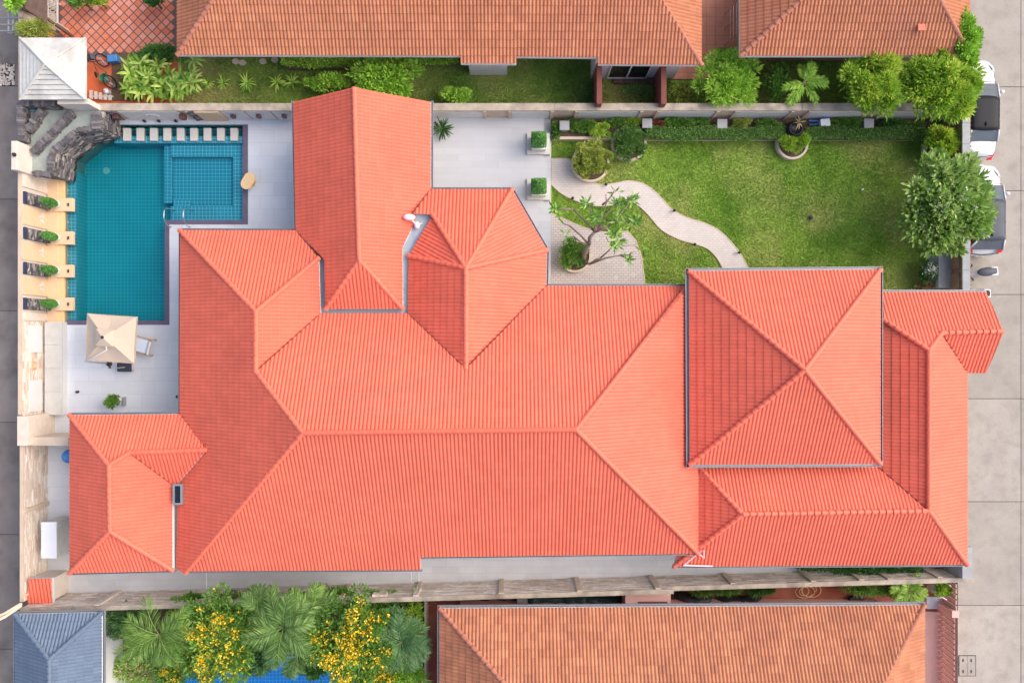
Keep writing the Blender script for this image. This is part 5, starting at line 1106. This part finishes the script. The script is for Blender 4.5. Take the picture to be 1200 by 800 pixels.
def crown_pts(n, c, r, k, top=.15, spread=.33, rg=RNG):
    """leaf positions in clumps spread over an ellipsoid"""
    a = rg.normal(size=(k, 3)); a /= np.linalg.norm(a, axis=1, keepdims=True); a[:, 2] = np.abs(a[:, 2]) * (1 - top) - top * .6; rad = rg.uniform(.42, 1.02, (k, 1)); cc = a * rad
    cr = rg.random(k); idx = rg.integers(0, k, n); d = rg.normal(size=(n, 3)); d /= np.linalg.norm(d, axis=1, keepdims=True); d[:, 2] = np.where(rg.random(n) < .75, np.abs(d[:, 2]), d[:, 2])
    q = cc[idx] + d * spread * rg.uniform(.5, 1.0, (n, 1)) * rg.uniform(.7, 1.2, (k, 1))[idx]
    q /= np.maximum(1, np.linalg.norm(q, axis=1, keepdims=True) / 1.16)
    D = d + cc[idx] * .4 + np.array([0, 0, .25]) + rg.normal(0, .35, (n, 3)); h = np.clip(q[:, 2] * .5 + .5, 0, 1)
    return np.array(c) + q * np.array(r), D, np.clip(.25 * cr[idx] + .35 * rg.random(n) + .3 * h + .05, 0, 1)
def bush(name, label, cat, px, py, z, rpx, rpy, rz, n, ll, lw, mat, k=26, group=None, trunk=True, spread=.33, flowers=None, base=-.05, bark='bark'):
    x, y = P2(px, py, z); s = F / (H - z); t = thing(name, label, cat, (x, y, base), group); rx, ry = rpx / s, rpy / s
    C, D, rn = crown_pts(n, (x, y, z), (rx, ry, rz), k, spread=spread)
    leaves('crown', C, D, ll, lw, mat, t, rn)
    if trunk:
        m = MB(); m.tube([(x, y, base), (x + .03, y, base + (z - base) * .6), (x, y + .02, z + rz * .3)], [.05 + .02 * rz, .04 + .015 * rz, .02], 8)
        for q in range(6): a = q * 1.05 + random.random(); m.tube([(x, y, base + (z - base) * .5), (x + math.cos(a) * rx * .6, y + math.sin(a) * ry * .6, z + rz * .2)], [.035, .012], 6)
        m.build('trunk', bark, t)
    if flowers:
        fm, fn, fs, bias = flowers; i = np.argsort(-C[:, 2] + RNG.normal(0, .25 * rz, len(C)))[:fn * 3]; i = RNG.choice(i, min(fn, len(i)), replace=False)
        c2 = np.repeat(C[i] + np.array([0, 0, .06]), 5, 0) + RNG.normal(0, fs * .5, (len(i) * 5, 3)); d2 = RNG.normal(size=c2.shape); d2[:, 2] = np.abs(d2[:, 2]) + .3
        stuff(leaves('flowers', c2, d2, fs, fs * .8, fm, t, RNG.random(len(c2))))
    return t
def palm(name, label, px, py, z, nf, lpx, mat, droop=.5, lw=.035, ll=.45, h0=.5, nl=34, group=None, trunk=True, base=-.3, jit=.2, rad=.09, cat='palm'):
    x, y = P2(px, py, z); s = F / (H - z); t = thing(name, label, cat, (x, y, base), group); Lf = lpx / s; V = []; D = []; Ls = []; rn = []; rach = MB()
    for k in range(nf):
        a = 2 * math.pi * (k * .618034) + random.uniform(-jit, jit); el = random.uniform(.15, 1.0) * h0 * 2; ln = Lf * random.uniform(.8, 1.08); pts = []; fr = random.random()
        p = np.array([x, y, z - .05]); e = el; dirn = None
        for i in range(10):
            pts.append(p.copy()); dirn = np.array([math.cos(a) * math.cos(e), math.sin(a) * math.cos(e), math.sin(e)]); p = p + dirn * ln / 9; e -= droop * 2.2 / 9 * (.4 + i / 9)
        pts = np.array(pts); rach.tube(pts, [.018 * (1 - i / 12) + .004 for i in range(10)], 4, rnd=.6)
        for i in range(nl):
            u = .12 + .88 * i / nl; q = u * 8.99; j = int(q); f = q - j; c = pts[j] * (1 - f) + pts[j + 1] * f; tg = pts[j + 1] - pts[j]; tg /= np.linalg.norm(tg); sd_ = np.cross(tg, [0, 0, 1]); sd_ /= np.linalg.norm(sd_) + 1e-9
            for sg in (-1, 1):
                V.append(c); D.append(tg * (.65 + .5 * u) + sd_ * sg * (1.0 - .25 * u) + np.array([0, 0, -.22 + random.uniform(-.15, .2)])); Ls.append(ll * (.35 + .9 * math.sin(math.pi * min(1, .12 + u * .8)))); rn.append(np.clip(.05 + .35 * fr + .6 * random.random(), 0, 1))
    leaves('fronds', V, D, np.array(Ls), lw, mat, t, np.array(rn), fold=.1); rach.build('rachises', mat, t)
    if trunk: m = MB(); m.tube([(x, y, base), (x + .04, y, (z + base) / 2), (x, y, z)], [rad * 1.3, rad, rad * .9], 10); m.build('trunk', 'bark', t)
    return t
def rosette(name, label, cat, px, py, z, n, ll, lw, mat, el=(.2, 1.1), stems=1, sp=0.0, group=None, base=-.05, seg=5, arch=1.0, sy=1.0):
    """broad arching strap leaves from one or several stems, each leaf its own curved blade"""
    x, y = P2(px, py, z); t = thing(name, label, cat, (x, y, base), group); V = []; Q = []; rn = []
    for s in range(stems):
        ox, oy = x + random.uniform(-sp, sp), y + random.uniform(-sp, sp) * sy; oz = z + random.uniform(-.15, .2) * (stems > 1)
        for k in range(n):
            a = k * 2.39996 + random.uniform(-.3, .3); e = random.uniform(*el); L = ll * random.uniform(.7, 1.15); w = lw * random.uniform(.8, 1.15); p = np.array([ox, oy, oz]); r = random.random(); o = len(V)
            sd_ = np.array([-math.sin(a), math.cos(a), 0])
            for i in range(seg + 1):
                u = i / seg; ww = w * (math.sin(math.pi * min(.98, .08 + u * .9)) ** .8) / 2; V += [p - sd_ * ww + np.array([0, 0, ww * .3]), p, p + sd_ * ww + np.array([0, 0, ww * .3])]
                p = p + np.array([math.cos(a) * math.cos(e), math.sin(a) * math.cos(e), math.sin(e)]) * L / seg; e -= arch * 1.5 / seg
            for i in range(seg):
                b = o + i * 3; Q += [(b, b + 1, b + 4, b + 3), (b + 1, b + 2, b + 5, b + 4)]; rn += [r, min(1, r + .12)]
    npmesh('leaves', V, Q, mat, t, rn, smooth=True)
    m = MB(); m.tube([(x, y, base), (x, y, z + .05)], [.06, .03], 6); m.build('stem', 'bark', t); return t

# grass blades on the two lawns
def grass(poly_px, n, parent, holes, mat, z=-.05, h=.055):
    a = np.array([P2(*p) for p in poly_px]); X = RNG.uniform(a[:, 0].min(), a[:, 0].max(), n); Y = RNG.uniform(a[:, 1].min(), a[:, 1].max(), n); k = inpoly(X, Y, a.tolist())
    for hpoly in holes: k &= ~inpoly(X, Y, hpoly)
    X, Y = X[k], Y[k]; n = len(X); t = RNG.uniform(0, 2 * math.pi, n); w = RNG.uniform(.012, .024, n); hh = RNG.uniform(.5, 1.2, n) * h; ln = RNG.uniform(.01, .06, n); t2 = RNG.uniform(0, 2 * math.pi, n)
    V = np.stack([np.stack([X - w * np.cos(t), Y - w * np.sin(t), np.full(n, z)], 1), np.stack([X + w * np.cos(t), Y + w * np.sin(t), np.full(n, z)], 1), np.stack([X + ln * np.cos(t2), Y + ln * np.sin(t2), z + hh], 1)], 1).reshape(-1, 3)
    return stuff(npmesh('grass', V, np.arange(3 * n).reshape(-1, 3), mat, parent, RNG.random(n)))
circ = lambda c, r: [(c[0] + r * math.cos(a), c[1] + r * math.sin(a)) for a in np.linspace(0, 2 * math.pi, 24, endpoint=False)]
grass([(647,165),(1108,165),(1108,344),(647,344)], 170000, lawn, [path_poly, plaza_poly] + [circ(c, r) for c, r in ((PLT1, .86), (PLT2, .8), (PLT3, .72), (PLT4, .8), (PLT5, .74))], 'lawn')
grass([(212,58),(560,58),(560,120.5),(212,120.5)], 60000, nlawn, [], 'shade_lawn', z=-.06, h=.08); 
grass([(560,58),(1000,58),(1000,120.5),(560,120.5)], 70000, nlawn, [[P2(*q) for q in ((786,50),(840,50),(840,97),(786,97))]], 'shade_lawn', z=-.06, h=.08)

# --- garden plants
x, y, _ = *PLT1, 0
bush('ball_shrub', 'clipped ball of olive green leaves in round planter by curving path', 'shrub', 693, 189, .75, 22, 21, .55, 7500, .10, .055, 'leaf_olive', k=60, base=.18, spread=.22)
bush('round_hedge', 'round clipped dark green hedge at hedge end', 'hedge', 737, 168, .55, 21, 20, .38, 8000, .07, .045, 'leaf_hedge', k=70, base=.18, spread=.2)
def hedge(label, a, b, c, d, z0, z1, n, mat, ll=.07, name='hedge'):
    x0, y1 = P2(a, b, z1); x1, y0 = P2(c, d, z1); t = thing(name, label, 'hedge', ((x0 + x1) / 2, (y0 + y1) / 2, z0)); m = MB(); m.box(x0 + .06, x1 - .06, y0 + .06, y1 - .06, z0, z1 - .08); m.build('stems', 'bark', t)
    C = np.stack([RNG.uniform(x0, x1, n), RNG.uniform(y0, y1, n), z1 - np.abs(RNG.normal(0, .12, n)) * (z1 - z0) * 1.5 + .06 * np.sin(RNG.uniform(0, 6, n))], 1); D = RNG.normal(size=(n, 3)); D[:, 2] = np.abs(D[:, 2]) + .2
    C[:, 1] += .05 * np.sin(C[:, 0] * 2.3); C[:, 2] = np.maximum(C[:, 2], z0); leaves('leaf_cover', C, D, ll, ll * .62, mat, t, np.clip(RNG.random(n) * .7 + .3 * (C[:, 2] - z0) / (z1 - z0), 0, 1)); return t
hedge('long clipped green hedge along planting bed between round hedge and urn', 757, 149, 921, 163, .2, .62, 16000, 'leaf_hedge')
hedge('long clipped green hedge along planting bed between urn and road wall', 944, 149, 1095, 163.5, .2, .62, 15000, 'leaf_hedge')
hedge('low yellow green hedge under terracotta roof eave', 330, 64, 480, 77, -.05, .8, 9000, 'leaf_lime', ll=.1); hedge('short yellow green hedge end beside white bay wall', 482, 66, 536, 73, -.05, .6, 3500, 'leaf_lime', ll=.1)
for k, (px, py, rx, ry, mat, lab) in enumerate(((652,152,5,10,'leaf_hedge','small dark shrub in planting bed beside the terrace'),(684,149,14,7,'leaf_green','leafy green shrub in planting bed against white wall panel'),(704,153,12,8,'leaf_yellowgreen','yellow green shrub in planting bed beside round hedge'),(790,144,20,5,'leaf_green','green ground shrub between two square garden pillars'),(771,147,6,4,'leaf_red','dark red leaved low plant beside square garden pillar'),(900,146,14,5,'leaf_green','low green shrub in planting bed behind hedge near urn'),(990,144,18,6,'leaf_green','bushy green plant between bin and square garden pillar'),(1045,146,18,5,'leaf_dark','dark low plants in bed below the yellow green trees'))):
    bush('low_shrub', lab, 'shrub', px, py, .42, rx, ry, .25, 900 if rx < 10 else 1700, .11, .05, mat, k=18, base=.2, trunk=True, spread=.4)
bush('planter_plant', 'yellow green bushy plant in round planter below urn', 'plant', 930, 167, .5, 16, 11, .3, 2200, .15, .04, 'leaf_yellowgreen', k=16, base=.18)
rosette('urn_plant', 'dry brown twiggy plant in black urn', 'plant', 936, 144, 1.05, 9, .35, .05, 'dry_leaf', base=.9)
bush('shrub', 'rounded yellow green shrub in planter beside road wall', 'shrub', 1108, 166, 1.0, 24, 19, .7, 4200, .2, .05, 'leaf_yellowgreen', k=30, base=.18, spread=.3)
t = bush('plumeria_tree', 'large dense plumeria tree with blue green leaves beside white hatchback', 'tree', 1108, 239, 2.5, 51, 58, 1.3, 7500, .29, .13, 'leaf_blue', k=130, base=-.05, spread=.2, flowers=('flower_white', 40, .09, 0))
bush('shrub', 'dark shrub with white flowers beside grey utility cabinet', 'shrub', 1088, 318, .6, 11, 12, .4, 1300, .13, .06, 'leaf_dark', k=18, flowers=('flower_white', 90, .07, 0))
bush('shrub', 'brownish low shrub between lawn and grey cabinet near roof', 'shrub', 1083, 333, .35, 12, 7, .25, 900, .1, .05, 'dry_leaf', k=14)
bush('potted_shrub', 'small bushy green plant in white pot on pool deck', 'plant', 132.5, 470, .55, 8, 7.5, .3, 800, .13, .05, 'leaf_green', k=16, base=.25)
ORDN = ('first', 'second', 'third', 'fourth', 'fifth')
# clipped cones
def topiary(label, px, py, z0, hh, r, group=None, square=0.0):
    x, y = P2(px, py, z0); t = thing('topiary', label, 'shrub', (x, y, z0), group); n = 2600; u = RNG.random(n) ** .8; a = RNG.uniform(0, 2 * math.pi, n); rad = r * np.sin(np.pi * (.12 + .86 * u)) ** .7 * (1.05 - .35 * u); rad = rad / np.maximum(np.abs(np.cos(a)), np.abs(np.sin(a))) ** square
    C = np.stack([x + rad * np.cos(a), y + rad * np.sin(a), z0 + .12 + u * hh], 1); D = np.stack([np.cos(a), np.sin(a), RNG.uniform(-.2, 1, n)], 1) + RNG.normal(0, .4, (n, 3)); leaves('leaf_cover', C, D, .055, .04, 'topiary_leaf', t, RNG.random(n))
    m = MB(); m.lathe([(.04, z0), (r * .7, z0 + .2), (r * .8, z0 + hh * .45), (r * .4, z0 + hh * .85), (.02, z0 + hh)], x, y, 12); m.build('stem_core', 'leaf_dark', t)
    return x, y
for k, (a, b) in enumerate(plat):
    px = 67; py = (a + b) / 2; x, y = P2(px, py, .18); m = MB(); m.lathe([(.13, .18), (.17, .2), (.2, .44), (.17, .44), (.16, .38), (.01, .38)], x, y, 16)
    tag(m.build('flower_pot', 'white_paint', None, smooth=True), 'small white pot on %s beige platform from slate waterfall' % ORDN[k], 'pot', 'white pots on the pool platforms')
    topiary('small clipped conical shrub on %s beige platform from slate waterfall' % ORDN[k], px, py, .38, 1.1, .18, 'conical shrubs on the pool platforms')
topiary('clipped conical shrub in white box on terrace nearer garden wall', 631, 167.5, .78, 1.15, .33, square=1.0); topiary('clipped conical shrub in white box on terrace beside orange bay roof', 631, 221, .78, 1.15, .33, square=1.0)
# cycad on the terrace
rosette('cycad', 'dark green cycad with stiff radiating fronds on terrace beside gable roof', 'plant', 518, 151, .75, 64, .54, .06, 'leaf_cycad', el=(-.1, .8), base=.35, arch=.5)
# bare branched plumeria in its planter
def sparse_tree():
    x0, y0 = P2(682, 306, .2); t = thing('plumeria_tree', 'small open plumeria tree with bare grey branches over paved circle', 'tree', (x0, y0, .1)); m = MB(); tips = []
    def br(p, q, r0, r1):
        p, q = Vector(p), Vector(q); mid = (p + q) / 2 + Vector((random.uniform(-.1, .1), random.uniform(-.1, .1), .06)); m.tube([p, mid, q], [r0, (r0 + r1) / 2, r1], 7)
    b = (x0, y0, .1); j1 = P(690, 287, 1.5); br(b, j1, .13, .09); j2 = P(697, 272, 2.0); br(j1, j2, .09, .06)
    ends = [((P(697, 272, 2.0)), (693, 252, 2.3), (687, 238, 2.5)), (j2, (672, 245, 2.2), (651, 246, 2.3)), (j2, (706, 250, 2.5), (710, 228, 2.8)), ((*P(706, 240, 2.6),), (716, 230, 2.9), (722, 224, 3.0)), (j2, (700, 262, 2.3), (724, 238, 2.6)), (j2, (712, 265, 2.4), (741, 234, 2.7)), (j2, (710, 258, 2.4), (745, 258, 2.6)), (j1, (668, 265, 1.8), (655, 255, 2.0)), (j1, (672, 277, 1.6), (662, 276, 1.8)), (j2, (700, 262, 2.3), (697, 254, 2.6)), (j2, (715, 268, 2.2), (720, 275, 2.4))]
    for s, a, e in ends: br(s, P(*a), .05, .035); br(P(*a), P(*e), .035, .02); tips.append((P(*e), 1))
    k1 = P(692, 309, .9); br((x0 + .1, y0, .15), k1, .08, .06); k2 = P(704, 302, 1.2); br(k1, k2, .055, .04); k3 = P(719, 285, 1.5); br(k2, k3, .04, .025); br(k3, P(710, 277, 1.7), .025, .015); br(k3, P(715, 272, 1.8), .02, .012); k4 = P(727, 299, 1.4); br(k1, k4, .05, .03); br(k4, P(744, 294, 1.6), .03, .015); br(k4, P(736, 303, 1.6), .03, .02); br(k3, P(745, 287, 1.8), .025, .012)
    tips += [(P(736, 303, 1.65), 1), (P(752, 293, 1.6), 0)]
    m.build('trunk', 'pale_bark', t, smooth=True); C = []; D = []
    for (p, full), mult in zip(tips, (1, 1.3, .1, .3, 1.8, 1.6, 1.7, .4, .3, 1.6, 1.9, .8, .3)):
        for k in range(int(16 * mult)): a = k * 2.4; C.append((p[0] + random.uniform(-.1, .1), p[1] + random.uniform(-.1, .1), p[2] + random.uniform(-.08, .08))); D.append((math.cos(a), math.sin(a), random.uniform(-.1, .6)))
    for px, py in ((725, 262), (727, 250), (723, 280), (722, 288), (698, 256), (703, 258), (738, 262), (730, 238)):
        p = P(px, py, 2.5); m2 = None
        for k in range(14): a = k * 2.4; C.append((p[0] + random.uniform(-.15, .15), p[1] + random.uniform(-.15, .15), p[2] + random.uniform(-.15, .1))); D.append((math.cos(a), math.sin(a), random.uniform(-.1, .5)))
    leaves('crown', C, D, .34, .10, 'leaf_green', t, RNG.uniform(.3, 1, len(C)))
sparse_tree()
bush('planter_shrub', 'bushy dark green ground plant at foot of bare branched tree', 'shrub', 673, 298, .5, 16, 16, .35, 2000, .12, .05, 'leaf_green', k=30, base=.18)

# --- plants beyond the north wall
rosette('ginger_clump', 'large clump of bright broad leaves beside clay patio', 'plant', 190, 92, .7, 9, .62, .13, 'leaf_ginger', el=(.3, 1.2), stems=48, sp=1.5, sy=.55)
bush('shrub', 'dark green ferny shrub behind the broad leaved clump', 'shrub', 190, 64, .6, 24, 10, .45, 2200, .16, .05, 'leaf_dark', k=30)
for k, (px, py, s) in enumerate(((244,98,.8),(262,98,.9),(290,98,1.1),(325,97,1.0),(343,97,1.05))):
    rosette('strap_plant', 'small strap leaved plant on shaded lawn, %s from broad leaved clump' % ORDN[k], 'plant', px, py, .15, 16, .5 * s, .06, 'leaf_lime', el=(.3, 1.2), group='strap leaved plants on shaded lawn')
bush('shrub', 'lime green loose shrub on shaded lawn next to gable roof', 'shrub', 384, 99, .8, 22, 11, .5, 1300, .17, .07, 'leaf_lime', k=22, spread=.4)
bush('shrub', 'tall bright green bushy shrub touching the gable roof tip', 'shrub', 452, 92, 1.3, 40, 22, .9, 3800, .2, .08, 'leaf_lime', k=46, spread=.3)
bush('shrub', 'small yellow green shrub at foot of wall behind terrace', 'shrub', 537, 113, .7, 17, 9, .4, 1100, .15, .06, 'leaf_lime', k=18, spread=.4)
bush('shrub', 'dark twiggy shrub beside red wing wall', 'shrub', 691, 108, .5, 10, 14, .35, 500, .14, .04, 'leaf_dark', k=20, spread=.5)
bush('shrub', 'thin twiggy shrub in court below dark glazed door', 'shrub', 752, 108, .4, 20, 9, .35, 420, .14, .03, 'leaf_dark', k=20, spread=.6)
bush('shrub', 'sparse dry shrub between red wing wall and round feathery shrub', 'shrub', 803, 108, .4, 16, 12, .3, 420, .13, .04, 'leaf_olive', k=20, spread=.6)
bush('round_shrub', 'round feathery light green shrub beside pink paved corner', 'shrub', 853, 95, 1.4, 36, 31, .95, 5200, .22, .05, 'leaf_lime', k=60, spread=.25)
bush('shrub', 'leafy green shrub between round feathery shrub and small palm', 'shrub', 911, 100, .8, 13, 20, .5, 1400, .2, .06, 'leaf_green', k=22)
palm('palm', 'small bright green palm beside terracotta roof eave', 943, 97, 1.9, 9, 28, 'leaf_lime', droop=.55, lw=.045, ll=.26, h0=.35, nl=20, jit=.5, base=-.05)
bush('tree', 'rounded yellow green tree leaning over garden wall beside the small palm', 'tree', 1023, 97, 2.3, 40, 37, 1.2, 8500, .24, .06, 'leaf_yellowgreen', k=80, spread=.22)
bush('tree', 'wide yellow green tree overhanging white saloon car', 'tree', 1102, 98, 2.6, 46, 40, 1.3, 10000, .23, .075, 'leaf_yellowgreen', k=90, spread=.22)
bush('climbing_shrub', 'deep green climbing shrub over terracotta roof corner by the road', 'shrub', 1128, 48, 2.9, 15, 34, .7, 3600, .17, .09, 'leaf_lime', k=46, spread=.3)
bush('shrub', 'dry golden shrub below brown canopy beside white pavilion roof', 'shrub', 42, 36, 1.9, 17, 10, .5, 1500, .25, .03, 'leaf_olive', k=24, spread=.4)
bush('shrub', 'bright green leafy sprig over the metal rails', 'shrub', 20, 4, 2.4, 7, 8, .3, 160, .3, .12, 'leaf_lime', k=10, spread=.4)
bush('potted_shrub', 'round green potted shrub at the patio edge beside lattice', 'shrub', 97, 3, .8, 12, 8, .4, 1200, .13, .05, 'leaf_green', k=20); bush('potted_shrub', 'small round yellow green potted shrub on diagonal clay tiles', 'shrub', 116, 2, .7, 8, 6, .3, 800, .12, .05, 'leaf_yellowgreen', k=16); bush('potted_shrub', 'dark green shrub on clay tiles beside terracotta roof', 'shrub', 180, 1, .8, 12, 7, .4, 1200, .14, .06, 'leaf_dark', k=20)

# --- plants beyond the south wall
bush('shrub', 'dark feathery shrub behind blue grey roof corner', 'shrub', 147, 724, 1.2, 24, 18, .8, 2600, .2, .05, 'leaf_palm_dark', k=40)
bush('shrub', 'mixed grey green shrub below the tall feather palm', 'shrub', 165, 782, .6, 30, 22, .45, 2600, .18, .06, 'leaf_blue', k=40, flowers=('flower_pink', 14, .08, 0), base=-.3)
bush('hedge', 'narrow trimmed hedge with orange tips beside white kerb', 'hedge', 131, 770, .4, 7, 40, .3, 1800, .08, .05, 'leaf_olive', k=40, base=-.3)
palm('feather_palm', 'large light green feather palm over soil beside blue grey roof', 186, 744, 2.8, 15, 50, 'leaf_palm', droop=.6, lw=.024, ll=.5, h0=.42, nl=40, jit=.5)
bush('yellow_flower_bush', 'green bush with yellow blossoms between two feather palms', 'bush', 256, 748, 2.5, 42, 56, 1.0, 9000, .19, .08, 'leaf_green', k=80, spread=.24, flowers=('flower_yellow', 340, .095, 0), base=-.3)
palm('broad_palm', 'broad drooping palm with grey green fronds over blue pool', 332, 735, 2.8, 26, 54, 'leaf_banana', droop=.95, lw=.03, ll=.45, h0=.55, nl=44, jit=.7)
bush('yellow_flower_bush', 'bush covered in dense yellow blossoms beside dark feather palm', 'bush', 412, 752, 2.7, 48, 58, 1.0, 9500, .18, .08, 'leaf_green', k=80, spread=.24, flowers=('flower_yellow', 560, .095, 0), base=-.3)
palm('broad_palm', 'smaller drooping palm against stone wall beside broad palm and left yellow bush', 306, 712, 2.5, 13, 30, 'leaf_banana', droop=1.0, lw=.03, ll=.36, h0=.5, nl=34, jit=.7)
palm('broad_palm', 'smaller upright palm against stone wall between broad palm and dense yellow bush', 364, 708, 2.6, 13, 32, 'leaf_palm', droop=.9, lw=.03, ll=.36, h0=.6, nl=34, jit=.7)
palm('broad_palm', 'low palm hanging over the blue pool below the broad palm', 348, 768, 1.8, 11, 30, 'leaf_banana', droop=1.0, lw=.03, ll=.36, h0=.4, nl=34, jit=.7)
palm('feather_palm', 'dark blue green feather palm beside the cream divider wall', 470, 752, 2.6, 24, 40, 'leaf_palm_dark', droop=.55, lw=.02, ll=.4, h0=.5, nl=42, jit=.5)
bush('shrub', 'lime green shrub filling corner between dark palm and divider', 'shrub', 484, 735, 1.2, 14, 38, .7, 2600, .18, .06, 'leaf_yellowgreen', k=40, base=-.3)
bush('shrub', 'fresh green leafy shrub under dark feather palm', 'shrub', 474, 785, 1.0, 22, 16, .6, 2600, .15, .09, 'leaf_lime', k=36, base=-.3)
rosette('strap_plant', 'yellow striped strap leaved plant by cream divider wall', 'plant', 493, 793, .8, 26, .6, .07, 'leaf_lime', base=-.3)
for px, py, z, rx, ry, mat, n, fl, lab in ((222,708,1.3,22,14,'leaf_green',2400,('flower_yellow',30,.1,0),'green bush with few yellow blossoms against stone wall beside light feather palm'),(282,708,1.2,24,16,'leaf_green',2600,('flower_yellow',34,.1,0),'leafy bush with scattered yellow blossoms against stone wall beside broad palm'),(300,770,.9,26,18,'leaf_palm_dark',2400,None,'dark fern like bush beneath broad palm at blue pool'),(368,775,.8,18,18,'leaf_dark',1800,None,'dark green bush between broad palm and dense yellow blossoms'),(396,702,1.2,24,12,'leaf_green',2400,('flower_yellow',40,.1,0),'bush with yellow blossoms at stone wall behind dense yellow bush'),(448,704,1.1,26,12,'leaf_green',2200,None,'plain green bush at stone wall behind dark feather palm'),(205,782,.7,20,22,'leaf_green',2200,('flower_yellow',40,.1,0),'bush with small yellow blossoms at blue pool corner'),(345,705,1.0,26,12,'leaf_dark',2200,None,'dark bush at stone wall behind the broad palm'),(446,788,1.2,20,16,'leaf_green',1900,('flower_yellow',60,.11,0),'low yellow blossoming bush under dark feather palm edge')):
    bush('garden_bush', lab, 'bush', px, py, z, rx, ry, .6, n, .18, .075, mat, k=40, spread=.28, base=-.12, flowers=fl)
palm('small_palm', 'small bright lime palm beside terracotta roof corner', 1065, 692, .9, 13, 24, 'leaf_ginger', droop=.5, lw=.06, ll=.28, h0=.4, nl=22, base=-.05)
for k, (px, rx, mat, lab) in enumerate(((823,12,'leaf_green','green strap foliage below stone wall beside black tarpaulin'),(850,16,'leaf_green','green foliage below stone wall above black tarpaulin'),(888,14,'leaf_dark','dark green foliage below stone wall beside coiled hose'),(1012,22,'leaf_green','leafy foliage along stone wall beside small lime palm'),(1040,14,'leaf_green','leafy clump along stone wall touching small lime palm'))):
    bush('wall_plant', lab, 'plant', px, 689.5, .45, rx, 5, .35, 900, .22, .035, mat, k=20, spread=.4)
bush('trough_plant', 'yellow green leafy plants in white trough', 'plant', 1104, 689, .7, 11, 6, .25, 900, .15, .06, 'leaf_yellowgreen', k=16, base=.4)
bush('shade_plant', 'row of dark plants between carport roof and stone wall', 'plant', 1010, 665, .5, 72, 5, .4, 3000, .16, .05, 'leaf_dark', k=60, spread=.18, base=-.02)

n = 70; fx = RNG.normal(1020, 40, n); fy = RNG.normal(255, 28, n); k = (fx < 1090) & (fy < 305) & (fy > 175)
stuff(leaves('fallen_leaves', [P(a, b, .0) for a, b in zip(fx[k], fy[k])], np.c_[RNG.normal(size=(k.sum(), 2)), np.full(k.sum(), .05)], .11, .05, 'dry_leaf', lawn, RNG.random(k.sum())))
for px, py, mat, lab in ((1011, 222, 'flower_white', 'tiny white litter scrap on lawn near plumeria tree'),):
    x, y = P2(px, py); m = MB(); m.cbox(x, y, -.03, .03, .1, .07, .4); tag(m.build('paper_scrap', mat), lab, 'litter')
x, y = P2(951, 255, .1); m = MB(); m.lathe([(.06, -.05), (.06, .06), (.1, .07), (.09, .12), (.03, .14)], x, y, 12); tag(m.build('lawn_sprinkler', 'dark_metal'), 'small dark sprinkler head standing in open lawn', 'sprinkler')
for px, py, rx, mat, lab in ((668,146,8,'leaf_hedge','tuft of dark leaves in bed between pillar and leafy shrub'),(722,143,14,'leaf_green','spreading green plant behind round hedge'),(740,144,10,'leaf_yellowgreen','pale green tuft behind round hedge beside pillar'),(815,143.5,16,'leaf_green','low green plant in bed between shrub and pillar'),(868,144.5,12,'leaf_olive','olive tuft in bed beside square garden pillar'),(1066,146,16,'leaf_green','green tuft in bed near the road wall')):
    bush('bed_plant', lab, 'plant', px, py, .36, rx, 5, .2, 900, .11, .04, mat, k=20, base=.2, spread=.4)

for px, a, b in ((242, 671, 689), (482, 668, 681.5), (491, 668, 681)):
    m = MB(); x0, y1 = P2(px - .5, a); x1, y0 = P2(px + .5, b); m.box(x0, x1, y0, y1, -.02, .015); m.build('drain_strip', 'metal_white', side_path)
